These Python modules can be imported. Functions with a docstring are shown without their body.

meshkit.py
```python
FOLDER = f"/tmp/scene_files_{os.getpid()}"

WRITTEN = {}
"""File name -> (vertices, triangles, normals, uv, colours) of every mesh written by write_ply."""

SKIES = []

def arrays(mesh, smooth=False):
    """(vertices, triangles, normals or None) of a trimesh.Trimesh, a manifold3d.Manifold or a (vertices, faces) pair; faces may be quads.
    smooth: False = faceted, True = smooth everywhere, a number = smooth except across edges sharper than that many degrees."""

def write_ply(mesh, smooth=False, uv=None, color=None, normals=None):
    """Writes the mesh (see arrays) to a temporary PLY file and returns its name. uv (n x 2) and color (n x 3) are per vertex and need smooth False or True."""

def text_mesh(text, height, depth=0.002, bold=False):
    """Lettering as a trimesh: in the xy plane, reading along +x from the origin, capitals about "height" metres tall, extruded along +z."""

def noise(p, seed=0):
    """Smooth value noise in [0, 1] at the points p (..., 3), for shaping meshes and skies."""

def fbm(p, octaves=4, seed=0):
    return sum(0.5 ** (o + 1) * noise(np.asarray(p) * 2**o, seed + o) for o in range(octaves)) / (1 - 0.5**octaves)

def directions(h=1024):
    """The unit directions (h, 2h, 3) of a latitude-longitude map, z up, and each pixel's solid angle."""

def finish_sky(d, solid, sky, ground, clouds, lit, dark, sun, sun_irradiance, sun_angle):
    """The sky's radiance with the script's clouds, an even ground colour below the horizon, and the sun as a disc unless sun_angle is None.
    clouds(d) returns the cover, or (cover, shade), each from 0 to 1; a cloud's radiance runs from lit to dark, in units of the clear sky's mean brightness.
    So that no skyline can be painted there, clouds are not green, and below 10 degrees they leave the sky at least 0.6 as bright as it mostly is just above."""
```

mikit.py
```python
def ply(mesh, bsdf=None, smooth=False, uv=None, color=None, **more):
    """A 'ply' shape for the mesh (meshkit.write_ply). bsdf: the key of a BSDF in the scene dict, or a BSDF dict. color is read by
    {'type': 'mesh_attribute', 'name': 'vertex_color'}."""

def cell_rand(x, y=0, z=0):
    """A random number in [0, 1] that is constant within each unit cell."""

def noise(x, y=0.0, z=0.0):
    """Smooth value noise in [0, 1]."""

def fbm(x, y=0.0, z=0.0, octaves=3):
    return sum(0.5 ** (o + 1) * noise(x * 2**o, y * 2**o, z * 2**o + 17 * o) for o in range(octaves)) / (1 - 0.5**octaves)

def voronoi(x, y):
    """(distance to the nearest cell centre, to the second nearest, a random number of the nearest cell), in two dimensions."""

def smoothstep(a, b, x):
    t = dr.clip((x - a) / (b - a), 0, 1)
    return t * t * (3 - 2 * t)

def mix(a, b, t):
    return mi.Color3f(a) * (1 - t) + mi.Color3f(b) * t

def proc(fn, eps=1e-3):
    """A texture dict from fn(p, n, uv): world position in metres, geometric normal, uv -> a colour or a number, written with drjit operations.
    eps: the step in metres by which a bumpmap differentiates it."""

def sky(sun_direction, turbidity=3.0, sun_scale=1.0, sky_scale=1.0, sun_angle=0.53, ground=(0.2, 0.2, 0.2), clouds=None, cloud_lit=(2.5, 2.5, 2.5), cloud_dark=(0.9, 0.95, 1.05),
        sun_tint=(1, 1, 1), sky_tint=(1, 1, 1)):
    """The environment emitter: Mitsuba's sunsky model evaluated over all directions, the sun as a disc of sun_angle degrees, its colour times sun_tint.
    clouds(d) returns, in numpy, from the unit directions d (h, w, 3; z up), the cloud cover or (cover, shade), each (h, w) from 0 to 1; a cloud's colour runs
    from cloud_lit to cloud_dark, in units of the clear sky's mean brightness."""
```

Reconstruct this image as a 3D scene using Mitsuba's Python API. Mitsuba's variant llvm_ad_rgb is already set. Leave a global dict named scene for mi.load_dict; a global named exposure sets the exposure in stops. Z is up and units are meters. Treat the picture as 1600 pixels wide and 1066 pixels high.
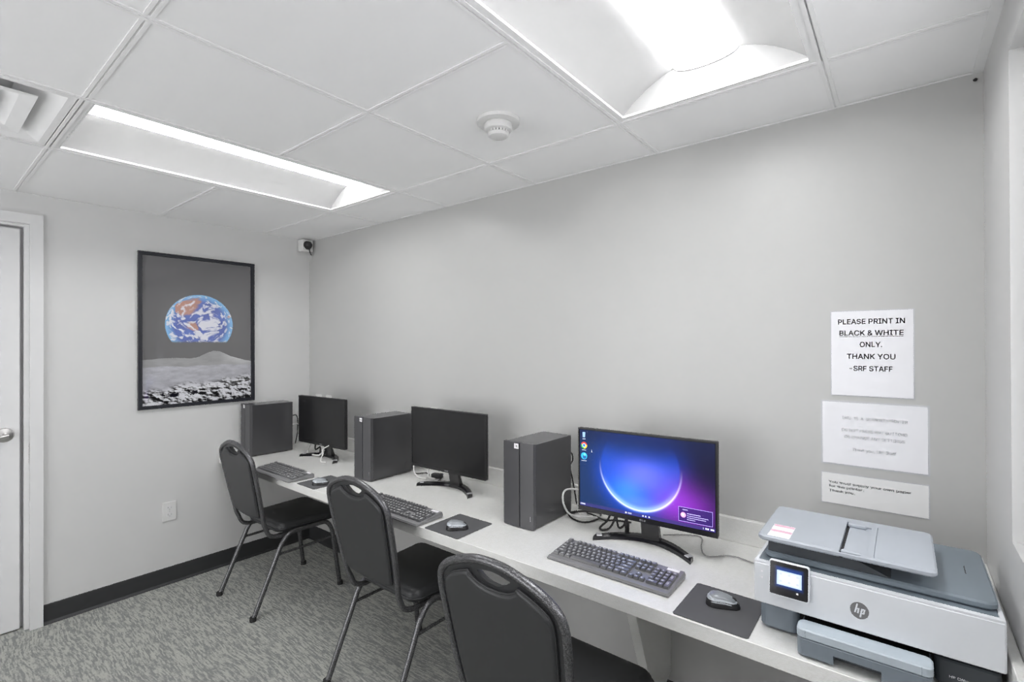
import math
import numpy as np
import trimesh
import drjit as dr
import mitsuba as mi
import mikit
import meshkit
from scipy.spatial import Delaunay
from shapely.geometry import Polygon, LineString, Point, box as sbox
from shapely import affinity, contains_xy
from mikit import noise, fbm, smoothstep, mix, cell_rand

T = mi.ScalarTransform4f
scene, labels = {}, {}

# ------------------------------------------------------------------ camera, exposure
exposure = 0.75
CAM = np.array([3.4771, -1.9185, 1.4489])
YAW, PITCH, ROLL = 0.67378, 0.0041, -0.0035
_f = np.array([-math.sin(YAW) * math.cos(PITCH), math.cos(YAW) * math.cos(PITCH), math.sin(PITCH)])
_r = np.cross(_f, [0, 0, 1.0]); _r /= np.linalg.norm(_r)
_u = np.cross(_r, _f)
_up = _u * math.cos(ROLL) - _r * math.sin(ROLL)
scene['camera'] = {'type': 'perspective', 'fov_axis': 'x', 'fov': 2 * math.degrees(math.atan(800 / 764.187)),
                   'near_clip': 0.02, 'far_clip': 100.0,
                   'to_world': T().look_at(origin=CAM.tolist(), target=(CAM + _f).tolist(), up=_up.tolist())}
LAMP = 9.3          # radiance of the troffer diffusers
DAY2 = 1.7           # and of the fill shade in the window added behind the camera
DAY = 1.1            # radiance of the daylit translucent shade in the window

H = 2.2163           # ceiling height
XR = 3.6607          # right wall
YF = -3.45           # wall behind the camera
G = 0.6096           # ceiling module
MX = [-1e-9, 0.8714, 1.4810, 2.0906, 2.7002, 3.3098, XR]       # grid lines across x
LY = [0.0, -0.336, -0.9456, -1.5552, -2.1648, -2.7744, -3.384, YF]     # grid lines across y
ZD = 0.72            # desk top

# ------------------------------------------------------------------ materials
def rgb(r, g=None, b=None):
    return {'type': 'rgb', 'value': [r, r if g is None else g, r if b is None else b]}

def principled(name, col, rough=0.5, metallic=0.0, spec=0.5, bump=None, scale=1.0, **more):
    base = col if isinstance(col, dict) else rgb(*col)
    d = {'type': 'principled', 'base_color': base, 'roughness': rough, 'metallic': metallic, 'specular': spec, **more}
    if bump is not None:
        d = {'type': 'bumpmap', 'arbitrary': bump, 'scale': scale, 'nested': d}
    scene[name] = {'type': 'twosided', 'nested': d}

def plastic(name, col, alpha=0.15, bump=None, scale=1.0):
    d = {'type': 'roughplastic', 'diffuse_reflectance': col if isinstance(col, dict) else rgb(*col), 'alpha': alpha, 'distribution': 'ggx'}
    if bump is not None:
        d = {'type': 'bumpmap', 'arbitrary': bump, 'scale': scale, 'nested': d}
    scene[name] = {'type': 'twosided', 'nested': d}

def diffuse(name, col):
    scene[name] = {'type': 'twosided', 'nested': {'type': 'diffuse', 'reflectance': col if isinstance(col, dict) else rgb(*col)}}

def carpet_col(p, n, uv):
    wob = fbm(p.x * 4, p.y * 4, 0.0, 2) * 0.03
    a = noise(p.x * 26 + 3, (p.y + wob) * 200, 1.0)
    b = noise(p.x * 60 + 9, (p.y + wob) * 300, 7.0)
    c = noise(p.x * 160, p.y * 160, 3.0)
    big = fbm(p.x * 2.5, p.y * 2.5, 5.0, 2)
    v = 0.5 * a + 0.3 * b + 0.2 * c
    v = smoothstep(0.28, 0.74, v + (big - 0.5) * 0.08)
    return mix((0.215, 0.222, 0.217), (0.39, 0.395, 0.365), v)

def carpet_h(p, n, uv):
    return noise(p.x * 60, p.y * 260, 2.0) * 0.5 + noise(p.x * 300, p.y * 300, 4.0) * 0.5

def laminate_col(p, n, uv):
    s = noise(p.x * 420, p.y * 420, p.z * 420)
    s2 = noise(p.x * 160 + 5, p.y * 160, p.z * 160)
    return mix((0.89, 0.89, 0.855), (0.94, 0.94, 0.92), smoothstep(0.25, 0.75, 0.6 * s + 0.4 * s2))

def wall_h(p, n, uv):
    return fbm(p.x * 120, p.y * 120, p.z * 120, 2)

def silver_vein(p, n, uv):
    s = noise(p.x * 620, p.y * 620, p.z * 620)
    return mix((0.085, 0.085, 0.09), (0.27, 0.27, 0.28), smoothstep(0.45, 0.75, s))

def vein_h(p, n, uv):
    return fbm(p.x * 520, p.y * 520, p.z * 520, 2)

def vinyl_h(p, n, uv):
    return fbm(p.x * 420, p.y * 420, p.z * 420, 2)

principled('m_carpet', mikit.proc(carpet_col), 0.95, spec=0.1, bump=mikit.proc(carpet_h, 0.001), scale=0.0025)
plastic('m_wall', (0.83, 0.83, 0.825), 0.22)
plastic('m_wall_back', (0.565, 0.565, 0.556), 0.14)  # grey lowered below the other walls to dim it under the lamps
diffuse('m_tile', (0.87, 0.87, 0.87))
diffuse('m_tee', (0.83, 0.83, 0.83))
diffuse('m_plenum', (0.25, 0.25, 0.25))
plastic('m_trim_white', (0.90, 0.90, 0.905), 0.2)
plastic('m_white_plastic', (0.90, 0.90, 0.89), 0.2)
diffuse('m_reflector', (0.46, 0.46, 0.46))
principled('m_cove_base', (0.030, 0.031, 0.033), 0.5)
plastic('m_laminate', mikit.proc(laminate_col), 0.18)
principled('m_steel', (0.62, 0.61, 0.60), 0.28, metallic=1.0)
principled('m_chair_metal', mikit.proc(silver_vein), 0.34, metallic=0.75, spec=0.6)
principled('m_vinyl', (0.026, 0.027, 0.029), 0.42, spec=0.55)
principled('m_rubber', (0.02, 0.02, 0.02), 0.7)
principled('m_pc_case', (0.052, 0.052, 0.056), 0.24, metallic=0.15, spec=0.8)
principled('m_pc_front_dark', (0.058, 0.058, 0.063), 0.5)
principled('m_pc_front_light', (0.085, 0.085, 0.090), 0.42, metallic=0.2)
principled('m_black_gloss', (0.012, 0.012, 0.014), 0.12, spec=0.6)
principled('m_black_matte', (0.014, 0.014, 0.015), 0.45)
principled('m_screen_lit', (0.004, 0.004, 0.005), 0.55, spec=0.25)
principled('m_screen_off', (0.010, 0.010, 0.011), 0.24, spec=0.45)
principled('m_silver', (0.55, 0.55, 0.57), 0.3, metallic=0.6)
def key_col(p, n, uv):
    w = noise(p.x * 900, p.y * 900, 1.0)
    m = dr.select((n.z > 0.9) & (uv.x > 0.22) & (uv.x < 0.62) & (uv.y > 0.38) & (uv.y < 0.80) & (w > 0.35), 1.0, 0.0)
    return mix((0.13, 0.13, 0.135), (0.46, 0.46, 0.465), m)
principled('m_key', mikit.proc(key_col), 0.30, spec=0.7)
principled('m_kb_body', (0.20, 0.20, 0.205), 0.35, spec=0.6)
principled('m_pad', (0.085, 0.086, 0.090), 0.8)
principled('m_mouse_grey', (0.30, 0.32, 0.34), 0.25, metallic=0.3)
principled('m_mouse_light', (0.46, 0.49, 0.52), 0.22, metallic=0.2)
principled('m_cable_white', (0.72, 0.72, 0.70), 0.4)
principled('m_cable_grey', (0.30, 0.30, 0.30), 0.4)
principled('m_cable_black', (0.015, 0.015, 0.016), 0.4)
diffuse('m_paper', (0.80, 0.80, 0.83))
diffuse('m_paper_warm', (0.80, 0.80, 0.80))
principled('m_laminating', (0.56, 0.57, 0.59), 0.2)
diffuse('m_ink', (0.012, 0.012, 0.014))
diffuse('m_ink_grey', (0.10, 0.10, 0.11))
principled('m_printer_white', (0.66, 0.68, 0.71), 0.38)
principled('m_printer_lid', (0.36, 0.39, 0.43), 0.40)
principled('m_printer_slate', (0.17, 0.205, 0.235), 0.42)
principled('m_printer_dark', (0.045, 0.052, 0.060), 0.45)
principled('m_printer_mid', (0.17, 0.20, 0.23), 0.42)
principled('m_printer_tray', (0.42, 0.475, 0.52), 0.38)
principled('m_logo_grey', (0.17, 0.17, 0.175), 0.4)
diffuse('m_pink', (0.72, 0.47, 0.57))
diffuse('m_sticker', (0.82, 0.80, 0.83))
principled('m_frame_black', (0.012, 0.014, 0.020), 0.35)
scene['m_glass'] = {'type': 'thindielectric', 'int_ior': 1.49}

# ------------------------------------------------------------------ helpers
def put(key, mesh, bsdf, smooth=False, **more):
    k, i = key, 0
    while k in scene:
        i += 1
        k = f'{key}_{i:03d}'
    scene[k] = mikit.ply(mesh, bsdf, smooth, **more)
    return k

def name_thing(key):
    k, i = key, 0
    while k in labels:
        i += 1
        k = f'{key}_{i:03d}'
    return k

def tag(key, label, cat, group=None, kind=None):
    d = {'label': label, 'category': cat}
    if group: d['group'] = group
    if kind: d['kind'] = kind
    labels[key] = d

def struct(key, label=None):
    labels[key] = {'kind': 'structure'}
    if label: labels[key]['label'] = label

class Kit:
    """Parts of one kind of thing; place() adds one thing with its own keys."""
    def __init__(self): self.parts = []; self.count = {}
    def add(self, name, mesh, bsdf, smooth=False, local=None, **more):
        self.add_dict(name, mikit.ply(mesh, bsdf, smooth, **more), local)
    def add_dict(self, name, d, local=None):
        n = self.count.get(name, 0); self.count[name] = n + 1
        self.parts.append((name if n == 0 else f'{name}_{n:03d}', d, local))
    def place(self, name, M, label, cat, group=None, skip=()):
        k = name_thing(name)
        tag(k, label, cat, group)
        for s, d, local in self.parts:
            scene[f'{k}__{s}'] = {**d, 'to_world': M if local is None else M @ local}
        return k

def cat(*ms): return trimesh.util.concatenate(list(ms))

def hull(pts): return trimesh.convex.convex_hull(np.asarray(pts, float))

def bx(x0, x1, y0, y1, z0, z1, c=0.0):
    if c <= 0:
        m = trimesh.creation.box(extents=[x1 - x0, y1 - y0, z1 - z0])
        m.apply_translation([(x0 + x1) / 2, (y0 + y1) / 2, (z0 + z1) / 2]); return m
    P = []
    for x, sx in ((x0, 1), (x1, -1)):
        for y, sy in ((y0, 1), (y1, -1)):
            for z, sz in ((z0, 1), (z1, -1)):
                P += [(x + sx * c, y + sy * c, z), (x + sx * c, y, z + sz * c), (x, y + sy * c, z + sz * c)]
    return hull(P)

_ico = trimesh.creation.icosphere(2).vertices
def rbx(x0, x1, y0, y1, z0, z1, r):
    """box with rounded edges (use smooth=40)"""
    P = [np.array([x + s[0] * r, y + s[1] * r, z + s[2] * r]) + _ico * r
         for x, s0 in ((x0, 1), (x1, -1)) for y, s1 in ((y0, 1), (y1, -1)) for z, s2 in ((z0, 1), (z1, -1)) for s in [(s0, s1, s2)]]
    return hull(np.vstack(P))

def rrect(x0, x1, y0, y1, r, n=6):
    return sbox(x0 + r, y0 + r, x1 - r, y1 - r).buffer(r, quad_segs=n)

def prism(poly, z0, z1):
    geoms = getattr(poly, 'geoms', [poly])
    ms = []
    for g in geoms:
        m = trimesh.creation.extrude_polygon(g, z1 - z0, engine='earcut'); m.apply_translation([0, 0, z0]); ms.append(m)
    return cat(*ms)

def slab(poly, z0, z1, c):
    """convex rounded plate with chamfered top and bottom edges"""
    inner = poly.buffer(-c)
    a, b = np.array(poly.exterior.coords), np.array(inner.exterior.coords)
    P = [np.c_[b, np.full(len(b), z0)], np.c_[a, np.full(len(a), z0 + c)], np.c_[a, np.full(len(a), z1 - c)], np.c_[b, np.full(len(b), z1)]]
    return hull(np.vstack(P))

def mapped(m, M):
    m = m.copy(); m.apply_transform(np.array(M, float)); return m

# frames: local (x, y, z) -> world
def M4(cx, cy, cz, o=(0, 0, 0)):
    M = np.eye(4); M[:3, 0], M[:3, 1], M[:3, 2], M[:3, 3] = cx, cy, cz, o; return M
BACK = M4((1, 0, 0), (0, 0, 1), (0, -1, 0))      # local xy on the back wall, local z into the room
LEFT = M4((0, 1, 0), (0, 0, 1), (1, 0, 0))       # local x = world y, local y = world z, local z = into the room (+x)
RIGHT = M4((0, -1, 0), (0, 0, 1), (-1, 0, 0))    # on the right wall; local x = -world y

def fillet(pts, rad, n=6):
    pts = [np.asarray(p, float) for p in pts]
    out = [pts[0]]
    for i in range(1, len(pts) - 1):
        p, a, b = pts[i], pts[i - 1] - pts[i], pts[i + 1] - pts[i]
        la, lb = np.linalg.norm(a), np.linalg.norm(b); a, b = a / la, b / lb
        r = rad[i - 1] if hasattr(rad, '__len__') else rad
        d = min(r, 0.48 * la, 0.48 * lb)
        p0, p1 = p + a * d, p + b * d
        for t in np.linspace(0, 1, n + 1):
            out.append((1 - t) ** 2 * p0 + 2 * t * (1 - t) * p + t * t * p1)
    out.append(pts[-1]); return np.array(out)

def spline(pts, n=8):
    P = np.asarray(pts, float); P = np.vstack([2 * P[0] - P[1], P, 2 * P[-1] - P[-2]])
    out = []
    for i in range(1, len(P) - 2):
        for t in np.linspace(0, 1, n, endpoint=False):
            a, b, c, d = P[i - 1], P[i], P[i + 1], P[i + 2]
            out.append(0.5 * (2 * b + (c - a) * t + (2 * a - 5 * b + 4 * c - d) * t * t + (3 * b - a - 3 * c + d) * t ** 3))
    out.append(P[-2]); return np.array(out)

def tube(path, r, seg=10, closed=False, flat=1.0, ref=None):
    """sweep of a circle (or an ellipse: flat, across ref) along the path"""
    P = np.asarray(path, float); n = len(P)
    keep = [0] + [i for i in range(1, n) if np.linalg.norm(P[i] - P[i - 1]) > 1e-6]; P = P[keep]; n = len(P)
    tang = np.gradient(P, axis=0) if not closed else np.roll(P, -1, 0) - np.roll(P, 1, 0)
    tang /= np.linalg.norm(tang, axis=1, keepdims=True)
    u = np.cross(tang[0], ref if ref is not None else ([0, 0, 1] if abs(tang[0][2]) < 0.9 else [1, 0, 0])); u /= np.linalg.norm(u)
    V, ang = [], np.arange(seg) * 2 * math.pi / seg
    for i in range(n):
        if ref is not None: u = np.cross(tang[i], ref)
        u = u - tang[i] * (u @ tang[i]); u /= np.linalg.norm(u); w = np.cross(tang[i], u)
        rr = r[i] if hasattr(r, '__len__') else r
        V.append(P[i] + rr * (np.cos(ang)[:, None] * u + flat * np.sin(ang)[:, None] * w))
    V = np.vstack(V); F = []
    m = n if closed else n - 1
    for i in range(m):
        a, b = i * seg, ((i + 1) % n) * seg
        for k in range(seg):
            k2 = (k + 1) % seg
            F += [(a + k, b + k, b + k2), (a + k, b + k2, a + k2)]
    if not closed:
        c0, c1 = len(V), len(V) + 1; V = np.vstack([V, P[0], P[-1]])
        for k in range(seg):
            k2 = (k + 1) % seg
            F += [(c0, k, k2), (c1, (n - 1) * seg + k2, (n - 1) * seg + k)]
    mesh = trimesh.Trimesh(V, F, process=False)
    trimesh.repair.fix_normals(mesh) if mesh.volume < 0 else None
    return mesh

def lathe(prof, seg=40):
    return trimesh.creation.revolve(np.asarray(prof, float), sections=seg)

def cushion(poly, top, bot, step=0.012):
    """a closed padded sheet over poly. top(d, x, y), bot(d, x, y): heights from the distance d to the outline"""
    rings = []
    for ins in (0.0, 0.0025, 0.006, 0.011, 0.018, 0.027):
        q = poly if ins == 0 else poly.buffer(-ins)
        for g in getattr(q, 'geoms', [q]):
            if g.is_empty: continue
            L = g.exterior.length; k = max(12, int(L / (step * 0.6)))
            rings.append(np.array([g.exterior.interpolate(t * L / k).coords[0] for t in range(k)]))
            if ins == 0: nb = k
            for hole in g.interiors:
                L = hole.length; k = max(10, int(L / (step * 0.6)))
                rings.append(np.array([hole.interpolate(t * L / k).coords[0] for t in range(k)]))
    x0, y0, x1, y1 = poly.bounds
    gx, gy = np.meshgrid(np.arange(x0, x1, step), np.arange(y0, y1, step))
    g = np.c_[gx.ravel(), gy.ravel()]
    core = poly.buffer(-0.033)
    g = g[contains_xy(core, g[:, 0], g[:, 1])]
    P = np.vstack(rings + [g])
    tri = Delaunay(P).simplices
    c = P[tri].mean(1)
    area = np.cross(P[tri[:, 1]] - P[tri[:, 0]], P[tri[:, 2]] - P[tri[:, 0]])
    tri = tri[contains_xy(poly.buffer(1e-5), c[:, 0], c[:, 1]) & (abs(area) > 1e-9)]
    area = np.cross(P[tri[:, 1]] - P[tri[:, 0]], P[tri[:, 2]] - P[tri[:, 0]])
    tri[area < 0] = tri[area < 0][:, ::-1]
    d = np.array([poly.boundary.distance(Point(p)) for p in P]); d[d < 1e-4] = 0
    zt = np.array([top(a, *p) for a, p in zip(d, P)]); zb = np.array([bot(a, *p) for a, p in zip(d, P)])
    n = len(P)
    V = np.vstack([np.c_[P, zt], np.c_[P, zb]])
    F = [tri, tri[:, ::-1] + n]
    e = np.sort(np.vstack([tri[:, [0, 1]], tri[:, [1, 2]], tri[:, [2, 0]]]), axis=1)
    u, cnt = np.unique(e, axis=0, return_counts=True)
    edges = set(map(tuple, u[cnt == 1])); wall = []
    for t in tri:
        for a, b in ((t[0], t[1]), (t[1], t[2]), (t[2], t[0])):
            if (min(a, b), max(a, b)) in edges: wall += [(b, a, a + n), (b, a + n, b + n)]
    return trimesh.Trimesh(V, np.vstack(F + [np.array(wall)]), process=False)

def dome(h, r, base=0.0):
    return lambda d, x, y: base + h * math.sqrt(max(0.0, 1 - (1 - min(d / r, 1)) ** 2))

def text(s, height, width=None, depth=0.0004, bold=False, at=(0, 0), align='c', shear=0.0):
    m = meshkit.text_mesh(s, height, depth, bold)
    lo, hi = m.bounds
    m.apply_translation([-lo[0], 0, 0])
    w = hi[0] - lo[0]
    if width: m.apply_scale([width / w, 1, 1]); w = width
    if shear:
        S = np.eye(4); S[0, 1] = shear; m.apply_transform(S)
    m.apply_translation([at[0] - (w / 2 if align == 'c' else 0), at[1], 0])
    return m

def quad_uv(w, h):
    """a flat sheet with uv, in local xy centred at the origin, facing +z"""
    v = np.array([[-w / 2, -h / 2, 0], [w / 2, -h / 2, 0], [w / 2, h / 2, 0], [-w / 2, h / 2, 0.0]])
    return trimesh.Trimesh(v, [[0, 1, 2], [0, 2, 3]], process=False), np.array([[0, 0], [1, 0], [1, 1], [0, 1.0]])

# ------------------------------------------------------------------ room shell
put('floor', bx(-0.15, XR + 0.15, YF - 0.15, 0.15, -0.1, 0.0), 'm_carpet'); struct('floor', 'grey green loop carpet with streaky pattern')

WT = 0.14
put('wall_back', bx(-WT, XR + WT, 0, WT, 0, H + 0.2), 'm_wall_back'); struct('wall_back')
FX0, FX1, FZ0, FZ1 = 0.35, 2.75, 0.22, 2.06
put('wall_front', mapped(prism(sbox(-WT, 0, XR + WT, H + 0.2).difference(sbox(FX0, FZ0, FX1, FZ1)), 0, WT), M4((1, 0, 0), (0, 0, 1), (0, -1, 0), (0, YF, 0))), 'm_wall'); struct('wall_front')
# left wall with the door opening (local x = world y)
DY1, DY0, DZ = -1.505, -2.44, 2.062
left = Polygon([(YF, 0), (DY0 - 0.0, 0), (DY0, DZ), (DY1, DZ), (DY1, 0), (0, 0), (0, H + 0.2), (YF, H + 0.2)])
put('wall_left', mapped(prism(left, -WT, 0), LEFT), 'm_wall'); struct('wall_left')
# right wall with the window opening
WY1, WY0, WZ0, WZ1 = -0.413, -2.62, 1.013, 2.082
rightp = sbox(0, 0, -YF, H + 0.2).difference(sbox(-WY1, WZ0, -WY0, WZ1))
put('wall_right', mapped(prism(rightp, -WT, 0), RIGHT @ M4((1, 0, 0), (0, 1, 0), (0, 0, 1), (0, 0, -XR))), 'm_wall'); struct('wall_right')

def base_profile():
    return Polygon([(0, 0), (0.016, 0), (0.009, 0.006), (0.0045, 0.014), (0.0035, 0.096), (0.002, 0.1016), (0, 0.1016)])
def baseboard(key, a, b):
    a, b = np.array(a, float), np.array(b, float)
    d = (b - a); L = np.linalg.norm(d); d /= L
    nrm = np.array([-d[1], d[0]])
    m = prism(base_profile(), 0, L)
    put(key, mapped(m, M4((nrm[0], nrm[1], 0), (0, 0, 1), (d[0], d[1], 0), (a[0], a[1], 0))), 'm_cove_base'); struct(key, 'dark vinyl cove baseboard')
baseboard('baseboard_back', (XR, 0), (0, 0))
baseboard('baseboard_left', (0, 0), (0, -1.455))
baseboard('baseboard_left_far', (0, -2.49), (0, YF))
baseboard('baseboard_front', (0, YF), (XR, YF))
baseboard('baseboard_right', (XR, YF), (XR, 0))

# ------------------------------------------------------------------ ceiling: plenum deck, tees, tiles
put('ceiling', bx(-WT, XR + WT, YF - WT, WT, H + 0.17, H + 0.2), 'm_plenum'); struct('ceiling', 'white suspended ceiling of lay-in tiles')
TW = 0.012
def tee_bar(f): return cat(f(-TW, -0.0025, H, H + 0.0034), f(0.0025, TW, H, H + 0.0034), f(-TW, TW, H + 0.011, H + 0.013), f(-TW, -0.0025, H + 0.0034, H + 0.011), f(0.0025, TW, H + 0.0034, H + 0.011))
for x in MX[1:-1]:
    put('ceiling__main_tee', tee_bar(lambda a, b, z0, z1: bx(x + a, x + b, YF, 0, z0, z1)), 'm_tee')
ivals = list(zip(MX[:-1], MX[1:]))
for y in LY[1:-1]:
    for x0, x1 in ivals:
        if y == LY[2] and x0 in (MX[1], MX[4]): continue
        put('ceiling__cross_tee', tee_bar(lambda a, b, z0, z1: bx(x0 + TW, x1 - TW, y + a, y + b, z0 + 0.0002, z1)), 'm_tee')
for key, b in (('ceiling__wall_angle', (XR - 0.022, XR, YF, 0)), ('ceiling__wall_angle', (0, 0.006, YF, 0)), ('ceiling__wall_angle', (0, XR, -0.006, 0)), ('ceiling__wall_angle', (0, XR, YF, YF + 0.022))):
    put(key, bx(b[0], b[1], b[2], b[3], H - 0.001, H + 0.002), 'm_tee')
LIGHT_BAYS = {(1, 1), (1, 2), (4, 1), (4, 2)}
VENT_BAY = (1, 4 - 1)
for i, (x0, x1) in enumerate(ivals):
    for j in range(len(LY) - 1):
        y1, y0 = LY[j], LY[j + 1]
        if (i, j) in LIGHT_BAYS or (i, j) == VENT_BAY: continue
        put('ceiling__tile', bx(x0 + 0.0, x1 - 0.0, y0 + 0.0, y1 - 0.0, H + 0.0036, H + 0.021, 0.002), 'm_tile')

# ------------------------------------------------------------------ troffer lights (2 x 4 ft)
def troffer(x0, x1, y0, y1, label):
    k = name_thing('ceiling_light'); tag(k, label, 'ceiling light', 'recessed ceiling troffers')
    cx, cy = (x0 + x1) / 2, (y0 + y1) / 2
    ox0, ox1, oy0, oy1 = x0 + 0.0125, x1 - 0.0125, y0 + 0.0125, y1 - 0.0125
    fw = 0.017
    ring = sbox(ox0, oy0, ox1, oy1).difference(sbox(ox0 + fw, oy0 + fw, ox1 - fw, oy1 - fw))
    put(k + '__frame', prism(ring, H + 0.004, H + 0.012), 'm_tee')
    # curved wings
    hw = (ox1 - ox0) / 2 - fw + 0.002
    ya, yb = oy0 + fw - 0.002, oy1 - fw + 0.002
    zz = lambda s: H + 0.012 + 0.112 * (1 - abs(s) ** 2.3)
    ns = 28
    for side in (-1, 1):
        S = np.linspace(0.34, 1, ns); V, F = [], []
        for yy in (ya, yb):
            for s in S: V.append((cx + side * s * hw, yy, zz(s)))
        for a in range(ns - 1): F += [(a, a + 1, ns + a), (a + 1, ns + a + 1, ns + a)]
        put(k + '__reflector_wing', trimesh.Trimesh(V, F, process=False), 'm_reflector', True)
    for yy, d in ((ya, -1), (yb, 1)):
        P = [(cx + s * hw, zz(s)) for s in np.linspace(-1, 1, 40)] + [(cx + hw, H + 0.004), (cx - hw, H + 0.004)]
        m = prism(Polygon(P), 0, 0.004)
        put(k + '__end_plate', mapped(m, M4((1, 0, 0), (0, 0, 1), (0, -1, 0), (0, yy + (0.004 if d > 0 else 0), 0))), 'm_reflector')
    # basket diffuser, bulging below the wings
    bw = 0.34 * hw + 0.004
    A = np.linspace(0, math.pi, 21)
    prof = [(cx - bw * math.cos(t), zz(0.34) + 0.004 - 0.030 * math.sin(t) ** 0.8) for t in A]
    V, F, n = [], [], len(prof)
    for yy in (ya + 0.004, yb - 0.004):
        V += [(px, yy, pz) for px, pz in prof]
    for a in range(n - 1): F += [(a, n + a, a + 1), (a + 1, n + a, n + a + 1)]
    m = trimesh.Trimesh(V, F, process=False)
    if m.face_normals[:, 2].mean() > 0: m.invert()
    put(k + '__diffuser', m, 'm_white_plastic', True, emitter={'type': 'area', 'radiance': rgb(LAMP, LAMP, LAMP * 1.0)})
    for yy in (ya + 0.006, yb - 0.006):
        m = prism(Polygon(prof), 0, 0.003)
        put(k + '__basket_cap', mapped(m, M4((1, 0, 0), (0, 0, 1), (0, -1, 0), (0, yy + 0.0015, 0))), 'm_reflector')
    put(k + '__housing', cat(bx(ox0, ox1, oy0, oy1, H + 0.15, H + 0.155), bx(ox0, ox0 + 0.003, oy0, oy1, H + 0.012, H + 0.15), bx(ox1 - 0.003, ox1, oy0, oy1, H + 0.012, H + 0.15),
                             bx(ox0, ox1, oy0, oy0 + 0.003, H + 0.012, H + 0.15), bx(ox0, ox1, oy1 - 0.003, oy1, H + 0.012, H + 0.15)), 'm_tee')
troffer(MX[1], MX[2], LY[3], LY[1], 'lit recessed troffer light near the door, the smaller looking one on the left')
troffer(MX[4], MX[5], LY[3], LY[1], 'large lit recessed troffer light overhead above the near monitor and printer')

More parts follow.
